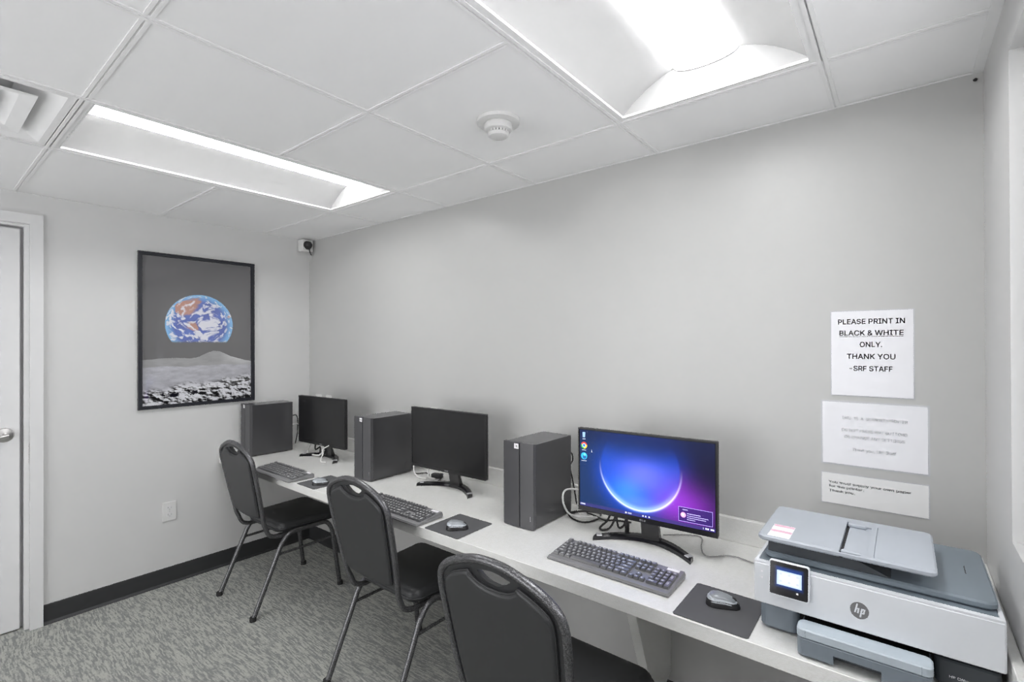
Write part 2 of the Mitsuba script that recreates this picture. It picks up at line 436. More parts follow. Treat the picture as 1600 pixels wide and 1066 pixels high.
# ------------------------------------------------------------------ ceiling air diffuser
k = 'air_diffuser'; tag(k, 'white square louvred air diffuser in the ceiling beside the left light', 'air vent')
x0, x1, y0, y1 = MX[1] + TW + 0.003, MX[2] - TW - 0.003, LY[4] + TW + 0.003, LY[3] - TW - 0.003
cx, cy, hw = (x0 + x1) / 2, (y0 + y1) / 2, (x1 - x0) / 2
def ringplate(a, b, za, zb, t=0.0015):
    """square cone ring between half widths a (at za) and b (at zb)"""
    V, F = [], []
    for h, z in ((a, za), (b, zb), (b, zb + t), (a, za + t)):
        V += [(cx - h, cy - h, z), (cx + h, cy - h, z), (cx + h, cy + h, z), (cx - h, cy + h, z)]
    for l in range(4):
        for q in range(4):
            A, B = l * 4 + q, l * 4 + (q + 1) % 4; C, D = ((l + 1) % 4) * 4 + (q + 1) % 4, ((l + 1) % 4) * 4 + q
            F += [(A, B, C), (A, C, D)]
    m = trimesh.Trimesh(V, F, process=False); m.fix_normals(); return m
put(k + '__frame', cat(ringplate(hw, hw - 0.020, H + 0.003, H + 0.003), ringplate(hw - 0.020, hw - 0.125, H + 0.003, H + 0.055)), 'm_tee')
put(k + '__louver', cat(ringplate(hw - 0.080, hw - 0.118, H + 0.002, H + 0.008), ringplate(hw - 0.118, hw - 0.20, H + 0.008, H + 0.050)), 'm_tee')
put(k + '__louver', cat(ringplate(hw - 0.165, hw - 0.195, H + 0.004, H + 0.009), ringplate(hw - 0.195, hw - 0.235, H + 0.009, H + 0.038)), 'm_tee')
put(k + '__core', bx(cx - hw + 0.23, cx + hw - 0.23, cy - hw + 0.23, cy + hw - 0.23, H + 0.005, H + 0.009, 0.001), 'm_tee')
put(k + '__plenum_box', bx(x0, x1, y0, y1, H + 0.062, H + 0.066), 'm_tee')

# ------------------------------------------------------------------ smoke detector
k = 'smoke_detector'; tag(k, 'round white smoke detector on the ceiling between the two lights', 'smoke detector')
sx, sy = 2.387, -0.625
def lz(prof, seg=48):
    m = lathe(prof, seg); m.apply_translation([sx, sy, H]); return m
put(k + '__base', lz([(0, 0.004), (0.074, 0.004), (0.075, 0.0), (0.0735, -0.008), (0.055, -0.011), (0.05, -0.010), (0, -0.010)]), 'm_white_plastic', 30)
put(k + '__body', lz([(0, -0.010), (0.047, -0.010), (0.0495, -0.014), (0.0495, -0.026), (0.046, -0.032), (0.038, -0.035), (0, -0.035)]), 'm_white_plastic', 30)
put(k + '__chamber', lz([(0, -0.035), (0.033, -0.035), (0.033, -0.044), (0, -0.044)]), 'm_cable_grey', 30)
for a in range(20):
    t = a * 2 * math.pi / 20
    m = bx(0.0325, 0.0365, -0.0035, 0.0035, -0.046, -0.034); m.apply_transform(trimesh.transformations.rotation_matrix(t, [0, 0, 1])); m.apply_translation([sx, sy, H])
    put(k + '__vent_rib', m, 'm_white_plastic')
put(k + '__cap', lz([(0, -0.043), (0.037, -0.043), (0.0375, -0.046), (0.033, -0.053), (0.02, -0.056), (0, -0.0565)]), 'm_white_plastic', 30)

# ------------------------------------------------------------------ security camera in the corner
k = 'security_camera'; tag(k, 'small white security camera with black dome lens in the ceiling corner', 'camera')
put(k + '__body', rbx(0.004, 0.072, -0.092, -0.008, H - 0.092, H - 0.004, 0.006), 'm_white_plastic', 40)
m = trimesh.creation.icosphere(3, 0.028); m.apply_translation([0.082, -0.052, H - 0.045]); put(k + '__lens_dome', m, 'm_black_gloss', True)
put(k + '__lens_ring', mapped(lathe([(0.026, 0), (0.031, 0), (0.031, 0.012), (0.026, 0.012)], 32), M4((0, 1, 0), (0, 0, 1), (1, 0, 0), (0.066, -0.052, H - 0.045))), 'm_black_matte', 30)
put(k + '__cable', tube(spline([(0.09, -0.05, H - 0.07), (0.075, -0.035, H - 0.095), (0.05, -0.012, H - 0.108), (0.03, -0.004, H - 0.1)]), 0.004, 8), 'm_cable_black', True)

# ------------------------------------------------------------------ door 1 (left wall), frame, lever
struct('door_1', 'white flush door in a white frame at the left')
def onleft(m): return mapped(m, LEFT)
put('door_1__slab', onleft(bx(DY0 + 0.035, -1.536, 0.008, 2.038, -0.075, -0.032, 0.002)), 'm_trim_white')
cw = 0.05
jamb = Polygon([(DY0 - cw, 0), (DY0, 0), (DY0, DZ), (DY1, DZ), (DY1, 0), (DY1 + cw, 0), (DY1 + cw, DZ + cw), (DY0 - cw, DZ + cw)])
put('door_1__casing', onleft(prism(jamb, -0.002, 0.018)), 'm_trim_white')
rab = Polygon([(DY0, 0), (DY0 + 0.02, 0), (DY0 + 0.02, DZ - 0.012), (DY1 - 0.018, DZ - 0.012), (DY1 - 0.018, 0), (DY1, 0), (DY1, DZ), (DY0, DZ)])
put('door_1__jamb', onleft(prism(rab, -0.085, -0.012)), 'm_trim_white')
stp = Polygon([(DY0 + 0.02, 0), (DY0 + 0.034, 0), (DY0 + 0.034, DZ - 0.03), (DY1 - 0.034, DZ - 0.03), (DY1 - 0.034, 0), (DY1 - 0.018, 0), (DY1 - 0.018, DZ - 0.012), (DY0 + 0.02, DZ - 0.012)])
put('door_1__stop', onleft(prism(stp, -0.12, -0.078)), 'm_trim_white')
put('door_1__backing', onleft(bx(DY0 - 0.05, DY1 + 0.05, -0.02, DZ + 0.05, -WT - 0.02, -WT + 0.015)), 'm_plenum')
hy, hz = -1.592, 0.997
put('door_1__handle', onleft(mapped(cat(lathe([(0, 0), (0.036, 0), (0.0365, 0.004), (0.033, 0.010), (0.016, 0.014), (0.0115, 0.016), (0.0115, 0.05), (0, 0.05)], 40)), M4((1, 0, 0), (0, 1, 0), (0, 0, 1), (hy, hz, -0.0325)))), 'm_steel', 30)
lev = tube(spline([(hy + 0.012, hz, 0.016), (hy - 0.005, hz - 0.001, 0.019), (hy - 0.03, hz - 0.006, 0.020), (hy - 0.07, hz - 0.012, 0.018), (hy - 0.115, hz - 0.006, 0.014)]), 0.0105, 12, flat=1.0)
put('door_1__handle__lever', onleft(lev), 'm_steel', True)
put('door_1__strike_plate', onleft(bx(-1.5065, -1.5045, 0.845, 0.945, -0.025, -0.0005)), 'm_steel')

# ------------------------------------------------------------------ window 1 (right wall)
struct('window_1', 'white framed window in the right wall')
RW = RIGHT @ M4((1, 0, 0), (0, 1, 0), (0, 0, 1), (0, 0, -XR))
def onright(m): return mapped(m, RW)
wa, wb = -WY1, -WY0
def wring(a, b, z0, z1):
    return prism(sbox(wa + a, WZ0 + a, wb - a, WZ1 - a).difference(sbox(wa + b, WZ0 + b, wb - b, WZ1 - b)), z0, z1)
put('window_1__frame', onright(wring(-0.001, 0.030, -0.10, -0.030)), 'm_trim_white')
put('window_1__sash', onright(wring(0.030, 0.066, -0.095, -0.045)), 'm_trim_white')
put('window_1__sash_bead', onright(wring(0.06, 0.072, -0.09, -0.04)), 'm_trim_white')
for t_ in (1, 2):
    xm = wa + (wb - wa) * t_ / 3
    put('window_1__mullion', onright(bx(xm - 0.03, xm + 0.03, WZ0 + 0.02, WZ1 - 0.02, -0.095, -0.018, 0.003)), 'm_trim_white')
put('window_1__pane', onright(bx(wa + 0.06, wb - 0.06, WZ0 + 0.06, WZ1 - 0.06, -0.068, -0.064)), 'm_glass')
put('window_1__blind', onright(bx(wa + 0.03, wb - 0.03, WZ0 + 0.03, WZ1 - 0.03, -0.12, -0.105)), 'm_paper', emitter={'type': 'area', 'radiance': rgb(DAY)})

# ------------------------------------------------------------------ added window 2, unseen fill light (wall behind the camera)
struct('added_window_2', 'unseen wide low window with a glowing shade, added behind the camera as fill light')
def wring2(a, b, y0, y1):
    return mapped(prism(sbox(FX0 + a, FZ0 + a, FX1 - a, FZ1 - a).difference(sbox(FX0 + b, FZ0 + b, FX1 - b, FZ1 - b)), -y1, -y0), M4((1, 0, 0), (0, 0, 1), (0, -1, 0)))
put('added_window_2__frame', wring2(0.0, 0.04, YF - 0.10, YF + 0.004), 'm_trim_white')
for t_ in (1, 2):
    xm = FX0 + (FX1 - FX0) * t_ / 3
    put('added_window_2__mullion', bx(xm - 0.025, xm + 0.025, YF - 0.09, YF - 0.02, FZ0 + 0.03, FZ1 - 0.03, 0.003), 'm_trim_white')
put('added_window_2__pane', bx(FX0 + 0.03, FX1 - 0.03, YF - 0.06, YF - 0.056, FZ0 + 0.03, FZ1 - 0.03), 'm_glass')
put('added_window_2__blind', bx(FX0 + 0.01, FX1 - 0.01, YF - 0.12, YF - 0.105, FZ0 + 0.01, FZ1 - 0.01), 'm_paper', emitter={'type': 'area', 'radiance': rgb(DAY2)})

# ------------------------------------------------------------------ desk
k = 'desk'; tag(k, 'long off-white laminate computer counter along the back wall with backsplash', 'desk')
DF = -0.628
put(k + '__countertop', bx(0.012, XR - 0.001, DF, -0.0005, ZD - 0.042, ZD, 0.0015), 'm_laminate')
put(k + '__backsplash', bx(0.001, XR - 0.021, -0.020, -0.0005, ZD, 0.808, 0.002), 'm_laminate')
put(k + '__side_splash', bx(XR - 0.020, XR - 0.0005, DF, -0.0005, ZD, 0.82, 0.002), 'm_laminate')
def bracket(x):
    P = Polygon([(-0.001, ZD - 0.042), (-0.40, ZD - 0.042), (-0.385, ZD - 0.075), (-0.155, 0.09), (-0.14, 0.085), (-0.001, 0.14)])
    m = prism(P, 0, 0.036)
    put(k + '__bracket', mapped(m, M4((0, 1, 0), (0, 0, 1), (1, 0, 0), (x - 0.036, 0, 0))), 'm_laminate')
for x in (2.75, 0.95): bracket(x)

# ------------------------------------------------------------------ computers
def tower_kit():
    K = Kit(); w, d, h = 0.148, 0.277, 0.335
    K.add('case', rbx(-w / 2, w / 2, -d / 2 + 0.016, d / 2, 0.004, h - 0.003, 0.0025), 'm_pc_case', 40)
    def front(xa, xb, bow):
        n = 8; P = []
        for t in np.linspace(0, 1, n): P.append((xa + (xb - xa) * t, -d / 2 - bow * (1 - ((xa + (xb - xa) * t) / (w / 2)) ** 2) ))
        P += [(xb, -d / 2 + 0.016), (xa, -d / 2 + 0.016)]
        return prism(Polygon(P), 0.003, h)
    xs = -w / 2 + 0.57 * w
    K.add('front_panel', front(-w / 2, xs - 0.0022, 0.005), 'm_pc_front_dark', 25)
    K.add('front_panel', front(xs + 0.0022, w / 2, 0.005), 'm_pc_front_light', 25)
    K.add('panel_groove', bx(xs - 0.0022, xs + 0.0022, -d / 2 + 0.004, -d / 2 + 0.014, 0.004, h - 0.001), 'm_black_matte')
    K.add('sticker', bx(xs - 0.026, xs - 0.004, -d / 2 - 0.0060, -d / 2 - 0.0035, h - 0.024, h - 0.004), 'm_sticker')
    K.add('sticker__print', cat(bx(xs - 0.018, xs - 0.010, -d / 2 - 0.0064, -d / 2 - 0.0058, h - 0.017, h - 0.010)), 'm_cable_grey')
    logo = []
    for dx_, z0_, z1_ in ((-0.0022, 0.0, 0.017), (0.0014, 0.005, 0.024)):
        m = bx(-0.0010, 0.0010, -0.0007, 0.0007, z0_, z1_); m.apply_translation([dx_, 0, 0]); logo.append(m)
    m = cat(*logo); m.apply_translation([w / 2 - 0.015, -d / 2 - 0.0012, 0.03]); K.add('logo', m, 'm_silver')
    for fx in (-1, 1):
        for fy in (-1, 1):
            K.add('foot', mapped(lathe([(0, 0), (0.010, 0), (0.010, 0.005), (0, 0.005)], 14), M4((1, 0, 0), (0, 1, 0), (0, 0, 1), (fx * 0.055, fy * 0.1, 0))), 'm_rubber')
    return K
KT = tower_kit()
def at(x, y, z, yaw=0.0): return T().translate([x, y, z]).rotate([0, 0, 1], math.degrees(yaw))
KT.place('desktop_computer', at(0.130, -0.372, ZD, -0.05), 'dark grey computer tower in the far corner below the poster', 'computer', 'computer towers')
KT.place('desktop_computer', at(1.218, -0.236, ZD, 0.0), 'dark grey computer tower between the far and the middle monitor', 'computer', 'computer towers')
KT.place('desktop_computer', at(2.286, -0.252, ZD, 0.0), 'dark grey computer tower beside the monitor with the lit screen', 'computer', 'computer towers')

# ------------------------------------------------------------------ monitors
def to_np(M): return np.array(M.matrix, float)
def monitor_kit(W, Hh, zc, lit):
    """origin: on the desk below the panel centre; the screen faces -y"""
    K = Kit()
    zb, zt = zc - Hh / 2, zc + Hh / 2
    K.add('bezel', cat(bx(-W / 2, W / 2, 0.004, 0.022, zb, zt, 0.002), bx(-W / 2 + 0.03, W / 2 - 0.03, 0.02, 0.040, zb + 0.02, zt - 0.04, 0.008)), 'm_black_matte')
    K.add('bezel__rim', cat(bx(-W / 2, W / 2, -0.0005, 0.004, zt - 0.0045, zt), bx(-W / 2, -W / 2 + 0.005, -0.0005, 0.004, zb, zt - 0.0045), bx(W / 2 - 0.005, W / 2, -0.0005, 0.004, zb, zt - 0.0045)), 'm_black_matte')
    K.add('bezel__chin', bx(-W / 2 + 0.005, W / 2 - 0.005, -0.0008, 0.004, zb, zb + 0.017), 'm_black_gloss' if lit else 'm_screen_off')
    lg = cat(text('LG', 0.006, 0.012, 0.0005, True, (0.006, 0), 'c'), mapped(lathe([(0.0028, 0), (0.0036, 0), (0.0036, 0.0004), (0.0028, 0.0004)], 20), M4((1, 0, 0), (0, 1, 0), (0, 0, 1), (-0.006, 0.003, 0))), bx(-0.0065, -0.0055, 0.001, 0.005, 0, 0.0004))
    K.add('bezel__logo', mapped(lg, BACK @ M4((1, 0, 0), (0, 1, 0), (0, 0, 1), (0, zb + 0.005, 0.0008))), 'm_silver')
    sw, sh = W - 0.014, Hh - 0.024
    q, uv = quad_uv(sw, sh); q = mapped(q, BACK @ M4((1, 0, 0), (0, 1, 0), (0, 0, 1), (0, zb + 0.0175 + sh / 2, -0.0005)))
    if lit: K.add('screen', q, 'm_screen_lit', uv=uv, emitter={'type': 'area', 'radiance': mikit.proc(desktop_screen)})
    else: K.add('screen', q, 'm_screen_off', uv=uv)
    # leaning neck and crescent foot
    n0 = [(0.028, zb + 0.03), (0.036, zb + 0.03), (0.076, 0.014), (0.050, 0.014)]
    m = prism(Polygon(n0), -0.032, 0.032)
    K.add('neck', mapped(m, M4((0, 1, 0), (0, 0, 1), (1, 0, 0), (0.012, 0, 0))), 'm_black_gloss')
    A = np.linspace(-1, 1, 25)
    arc = [(0.175 * a, 0.072 - 0.092 * abs(a) ** 1.9) for a in A]
    half = [0.024 - 0.006 * abs(a) for a in A]
    V, F = [], []
    for (ax, ay), hwid, a in zip(arc, half, A):
        lift = 0.006 * (1 - a * a)
        zt_ = 0.016 + lift * 0.6
        V += [(ax, ay - hwid, lift * 0.4), (ax, ay - hwid * 0.9, zt_ - 0.006), (ax, ay - hwid * 0.45, zt_), (ax, ay + hwid * 0.6, zt_), (ax, ay + hwid, zt_ - 0.006), (ax, ay + hwid, lift * 0.4)]
    for i in range(len(A) - 1):
        for q_ in range(6):
            a, b = i * 6 + q_, i * 6 + (q_ + 1) % 6; c, d = b + 6, a + 6
            F += [(a, b, c), (a, c, d)]
    for s in (0, (len(A) - 1) * 6):
        for q_ in range(1, 5): F.append((s, s + q_, s + q_ + 1) if s else (s, s + q_ + 1, s + q_))
    m = trimesh.Trimesh(V, F, process=False); m.fix_normals()
    K.add('stand_foot', m, 'm_black_gloss', 25)
    for s in (-1, 1):
        ax = s * 0.163; ay = 0.072 - 0.092 * (0.163 / 0.175) ** 1.9
        m = bx(-0.010, 0.010, -0.012, 0.012, -0.003, 0.0012, 0.0006); m.apply_transform(trimesh.transformations.rotation_matrix(s * -0.55, [0, 0, 1])); m.apply_translation([ax, ay, 0.0165])
        K.add('stand_foot__pad', m, 'm_silver')  # plain silver square on top of each foot tip
    return K

def gl(x): return dr.exp(-x)
def desktop_screen(p, n, uv):
    u, v = uv.x, 1 - uv.y                     # v from the top
    X, Y = (u - 0.475) * 0.493, (v - 0.40) * 0.286
    r = dr.sqrt(X * X + Y * Y)
    R = 0.150
    col = mix((0.006, 0.030, 0.115), (0.004, 0.004, 0.030), smoothstep(0.35, 0.95, u))
    col = mix(col, mi.Color3f(0.004, 0.010, 0.055), smoothstep(0.35, 0.0, v) * 0.7)
    # outer glow, blue at left and bottom, violet at right
    ang_r = X / (r + 1e-4); ang_d = Y / (r + 1e-4)
    glow = gl(dr.square(dr.maximum(r - R * 0.8, 0) / 0.055))
    gcol = mix((0.004, 0.05, 0.62), (0.20, 0.02, 0.45), smoothstep(0.1, 0.8, ang_r) * smoothstep(-0.35, 0.35, ang_d))
    col = col + gcol * glow * (0.10 + 0.90 * smoothstep(-0.75, 0.7, ang_d)) * 0.8
    purple = gl((dr.square((u - 0.80) / 0.17) + dr.square((v - 0.78) / 0.22)))
    col = col + mi.Color3f(0.22, 0.02, 0.42) * purple
    # the inside of the bubble
    inside = smoothstep(R, R - 0.01, r)
    core = gl((dr.square((u - 0.50) / 0.20) + dr.square((v - 0.48) / 0.24)))
    incol = mix((0.01, 0.10, 0.80), (0.13, 0.17, 0.98), core)
    incol = incol + mi.Color3f(0.03, 0.28, 0.35) * gl((dr.square((u - 0.36) / 0.13) + dr.square((v - 0.74) / 0.16)))
    incol = incol + mi.Color3f(0.16, 0.22, 0.1) * gl((dr.square((u - 0.48) / 0.16) + dr.square((v - 0.84) / 0.08)))
    fade = smoothstep(0.06, 0.42, v)
    col = mix(col, incol, inside * fade * (0.35 + 0.65 * core))
    # bright crescent along the lower rim
    rim = gl(dr.square((r - R) / 0.0032)) * smoothstep(-0.15, 0.75, ang_d)
    rim2 = gl(dr.square((r - R + 0.004) / 0.010)) * smoothstep(0.2, 0.95, ang_d) * dr.select(r < R, 1.0, 0.35)
    col = col + mi.Color3f(0.55, 0.60, 0.95) * rim + mi.Color3f(0.25, 0.38, 0.55) * rim2
    col = col * 0.8
    # task bar
    bar = smoothstep(0.955, 0.96, v)
    col = mix(col, mi.Color3f(0.035, 0.03, 0.16), bar * 0.75)
    def rect(a, b, c, d): return dr.select((u > a) & (u < b) & (v > c) & (v < d), 1.0, 0.0)
    def disc(cx, cy, rad): return smoothstep(rad + 0.0012, rad, dr.sqrt(dr.square((u - cx) * 0.493) + dr.square((v - cy) * 0.286)))
    W_ = mi.Color3f(0.75, 0.8, 0.95)
    for a, b in ((0.004, 0.012), (0.016, 0.045)): col = mix(col, W_, rect(a, b, 0.965, 0.985) * 0.6)
    for a, b, w in ((0.37, 0.382, .9), (0.39, 0.42, .4), (0.50, 0.510, .8), (0.52, 0.53, .8), (0.545, 0.555, .8), (0.92, 0.925, .5), (0.935, 0.945, .9), (0.948, 0.958, .9), (0.968, 0.992, .8)):
        col = mix(col, W_, rect(a, b, 0.968, 0.988) * w)
    # icons: bin, ring of three colours, blue swirl
    binw = 0.011 - (v - 0.075) * 0.03
    col = mix(col, mi.Color3f(0.35, 0.55, 0.85), dr.select((dr.abs(u - 0.035) < binw) & (v > 0.03) & (v < 0.10), 0.85, 0.0))
    col = mix(col, mi.Color3f(0.65, 0.75, 0.9), rect(0.022, 0.048, 0.115, 0.127) * 0.6)
    dx, dy = (u - 0.036) * 0.493, (v - 0.205) * 0.286
    ring = disc(0.036, 0.205, 0.0125)
    cc = dr.select(dy < -0.003, mi.Color3f(0.75, 0.06, 0.05), dr.select(dx > 0.0, mi.Color3f(0.75, 0.50, 0.04), mi.Color3f(0.05, 0.40, 0.10)))
    col = mix(col, cc, ring); col = mix(col, mi.Color3f(0.85, 0.88, 0.9), disc(0.036, 0.205, 0.0068)); col = mix(col, mi.Color3f(0.05, 0.2, 0.75), disc(0.036, 0.205, 0.0050))
    col = mix(col, mi.Color3f(0.65, 0.75, 0.9), rect(0.018, 0.054, 0.262, 0.272) * 0.6)
    col = mix(col, mi.Color3f(0.03, 0.42, 0.75), disc(0.036, 0.345, 0.0125)); col = mix(col, mi.Color3f(0.02, 0.12, 0.35), disc(0.040, 0.357, 0.0065)); col = mix(col, mi.Color3f(0.15, 0.65, 0.60), disc(0.041, 0.325, 0.0045))
    col = mix(col, mi.Color3f(0.65, 0.75, 0.9), rect(0.014, 0.058, 0.402, 0.412) * 0.6)
    # mouse arrow
    col = mix(col, W_, dr.select((u > 0.098) & (u < 0.105) & (v > 0.245) & (v < 0.285) & ((u - 0.098) * 5 < (v - 0.245)), 1.0, 0.0))
    # notification card
    edge = rect(0.757, 0.983, 0.775, 0.945) - rect(0.760, 0.980, 0.781, 0.939)
    col = mix(col, mi.Color3f(0.025, 0.012, 0.12), rect(0.76, 0.98, 0.781, 0.939) * 0.85)
    col = mix(col, mi.Color3f(0.42, 0.32, 0.85), edge)
    for a, b, c, d in ((0.785, 0.82, 0.800, 0.812), (0.815, 0.905, 0.840, 0.852), (0.815, 0.955, 0.865, 0.875), (0.815, 0.94, 0.887, 0.897), (0.815, 0.87, 0.909, 0.919)):
        col = mix(col, mi.Color3f(0.55, 0.5, 0.9), rect(a, b, c, d) * (0.45 + 0.4 * noise(u * 420, v * 3, 0.0)))
    col = mix(col, mi.Color3f(0.75, 0.35, 0.6), disc(0.790, 0.868, 0.0085)); col = mix(col, mi.Color3f(0.9, 0.85, 0.95), disc(0.788, 0.865, 0.004))
    return col

KM_far = monitor_kit(0.490, 0.304, 0.237, False)
KM = monitor_kit(0.508, 0.308, 0.242, False)
KM_lit = monitor_kit(0.505, 0.313, 0.247, True)
KM_far.place('monitor', at(0.598, -0.256, ZD, 0.06), 'switched off black monitor at the far end of the desk', 'monitor', 'monitors on the desk')
KM.place('monitor', at(1.706, -0.227, ZD, 0.03), 'switched off black monitor in the middle of the desk', 'monitor', 'monitors on the desk')
KM_lit.place('monitor', at(2.753, -0.275, ZD, 0.062), 'monitor with lit blue and purple desktop wallpaper', 'monitor', 'monitors on the desk')

# ------------------------------------------------------------------ keyboards
def keyboard_kit(keys=True):
    """origin at the body's centre on the desk; rows run along x, front is -y"""
    K = Kit(); w, d = 0.418, 0.144
    body = hull([(sx * (w / 2 - c), sy * (d / 2 - c2), z) for sx in (-1, 1) for (sy, zz) in ((-1, (0.002, 0.010)), (1, (0.003, 0.024))) for z, c, c2 in ((zz[0], 0.001, 0.001), ((zz[0] + zz[1]) / 2, 0, 0), (zz[1], 0.003, 0.003))])
    K.add('body', body, 'm_kb_body')
    tilt = math.atan2(0.014, d)
    P0 = T().translate([0, 0, 0.0175]).rotate([1, 0, 0], math.degrees(tilt))
    K.add('front_rail', mapped(rbx(-w / 2 + 0.002, w / 2 - 0.002, -d / 2 + 0.001, -d / 2 + 0.016, -0.006, 0.0012, 0.003), to_np(P0)), 'm_kb_body', 40)
    U = 0.01785
    cache = {}
    def key(u, hu=1.0):
        if (u, hu) not in cache:
            a, b = u * U / 2 - 0.0009, hu * U / 2 - 0.0009
            P = [(sx * a, sy * b, 0) for sx in (-1, 1) for sy in (-1, 1)] + [(sx * (a - 0.0018), sy * (b - 0.0018) + 0.0006, 0.0075) for sx in (-1, 1) for sy in (-1, 1)]
            km = hull(P); top = km.vertices / [2 * a * u ** -0.0, 2 * b, 1] + [0.5, 0.5, 0]
            if u > 2.9: top[:, 0] = -1
            cache[(u, hu)] = mikit.ply(trimesh.Trimesh(km.vertices, km.faces, process=False), 'm_key', uv=top[:, :2])
        return cache[(u, hu)]
    x0, ytop = -w / 2 + 0.008, d / 2 - 0.016
    def row(y, items, start=0.0):
        x = start
        for it in items:
            if isinstance(it, tuple): x += it[0]; continue
            K.add_dict('key', key(it), P0 @ T().translate([x0 + (x + it / 2) * U, y, 0])); x += it
    r = lambda i: ytop - (0 if i == 0 else 0.4 * U) - i * U
    row(r(0), [1, (1,), 1, 1, 1, 1, (.5,), 1, 1, 1, 1, (.5,), 1, 1, 1, 1]); row(r(0), [1, 1, 1], 15.25)
    row(r(1), [1] * 13 + [2]); row(r(1), [1, 1, 1], 15.25); row(r(1), [1, 1, 1, 1], 18.5)
    row(r(2), [1.5] + [1] * 12 + [1.5]); row(r(2), [1, 1, 1], 15.25); row(r(2), [1, 1, 1], 18.5)
    row(r(3), [1.75] + [1] * 11 + [2.25]); row(r(3), [1, 1, 1], 18.5)
    row(r(4), [2.25] + [1] * 10 + [2.75]); row(r(4), [1], 16.25); row(r(4), [1, 1, 1], 18.5)
    row(r(5), [1.25] * 3 + [6.25] + [1.25] * 4); row(r(5), [1, 1, 1], 15.25); row(r(5), [2, 1], 18.5)
    for i in (2, 4): K.add_dict('key', key(1, 2.0), P0 @ T().translate([x0 + 22 * U, (r(i) + r(i + 1)) / 2, 0]))
    K.add('sticker', mapped(bx(w / 2 - 0.052, w / 2 - 0.014, d / 2 - 0.021, d / 2 - 0.007, -0.001, 0.0016), to_np(P0)), 'm_sticker')
    return K
KK = keyboard_kit()
KK.place('keyboard', at(0.765, -0.582, ZD, 0.0), 'dark grey keyboard at the far seat beside the desk edge', 'keyboard', 'keyboards on the desk')
KK.place('keyboard', at(1.763, -0.572, ZD, 0.0), 'dark grey keyboard in front of the middle monitor, partly behind the second chair', 'keyboard', 'keyboards on the desk')
KK.place('keyboard', at(2.744, -0.482, ZD, 0.0), 'dark grey keyboard in front of the lit monitor', 'keyboard', 'keyboards on the desk')

# ------------------------------------------------------------------ mouse pads and mice
def pad(x0, x1, y0, y1, label):
    k = name_thing('mouse_pad'); tag(k, label, 'mouse pad', 'mouse pads on the desk')
    scene[k] = mikit.ply(slab(rrect(x0, x1, y0, y1, 0.008), ZD + 0.0002, ZD + 0.0025, 0.0005), 'm_pad', 30)
pad(1.006, 1.178, -0.628, -0.432, 'dark mouse pad beside the far keyboard, mostly behind the second chair')
pad(1.999, 2.184, -0.6275, -0.428, 'dark mouse pad in front of the near computer tower, with a grey mouse')
pad(2.989, 3.178, -0.622, -0.412, 'dark mouse pad between the near keyboard and the printer')

def mouse_kit():
    K = Kit()
    L, Wd = 0.088, 0.052
    t = np.linspace(0, 2 * math.pi, 48, endpoint=False)
    def shape(k):
        return Polygon([((Wd / 2 * k) * math.copysign(abs(math.cos(a)) ** 0.75, math.cos(a)) * (1 - 0.10 * math.sin(a)) * (1 - 0.13 * math.exp(-((math.sin(a) * L / 2 - 0.008) / 0.018) ** 2)), L / 2 * k * math.copysign(abs(math.sin(a)) ** 0.85, math.sin(a))) for a in t])
    hump = lambda y: 0.033 - 0.016 * ((y + 0.016) / 0.065) ** 2 - 0.004 * max(0, y / 0.05)
    base = shape(1.0)
    K.add('lower_shell', cushion(base, lambda d, x, y: 0.003 + (hump(y) * 0.62) * math.sqrt(max(0, 1 - (1 - min(d / 0.008, 1)) ** 2)), lambda d, x, y: 0.0012, 0.006), 'm_black_matte', 50)
    mid = affinity.translate(shape(0.93), 0, -0.001)
    K.add('side_band', cushion(mid, lambda d, x, y: hump(y) * 0.45 + (hump(y) * 0.45) * math.sqrt(max(0, 1 - (1 - min(d / 0.012, 1)) ** 2)), lambda d, x, y: hump(y) * 0.4, 0.006), 'm_mouse_light', 50)
    top = affinity.translate(shape(0.80), 0, -0.001)
    K.add('top_shell', cushion(top, lambda d, x, y: hump(y) * 0.78 + (hump(y) * 0.26) * math.sqrt(max(0, 1 - (1 - min(d / 0.016, 1)) ** 2)), lambda d, x, y: hump(y) * 0.6, 0.006), 'm_mouse_grey', 50)
    wh = lathe([(0, -0.003), (0.008, -0.003), (0.009, -0.0015), (0.009, 0.0015), (0.008, 0.003), (0, 0.003)], 24)
    K.add('scroll_wheel', mapped(wh, M4((0, 1, 0), (0, 0, 1), (1, 0, 0), (0, 0.026, 0.0175))), 'm_rubber', 30)
    K.add('button_seam', bx(-0.0005, 0.0005, 0.004, 0.018, 0.012, 0.0268), 'm_black_matte')
    return K
KMS = mouse_kit()
MG = 'mice on the mouse pads'
KMS.place('mouse', at(1.128, -0.560, ZD + 0.0025, -0.85), 'grey mouse on the far pad, partly behind the second chair', 'mouse', MG)
KMS.place('mouse', at(2.112, -0.556, ZD + 0.0025, -0.80), 'silver grey mouse on the pad in front of the near tower', 'mouse', MG)
KMS.place('mouse', at(3.086, -0.500, ZD + 0.0025, -1.25), 'silver and grey mouse on the pad beside the printer', 'mouse', MG)

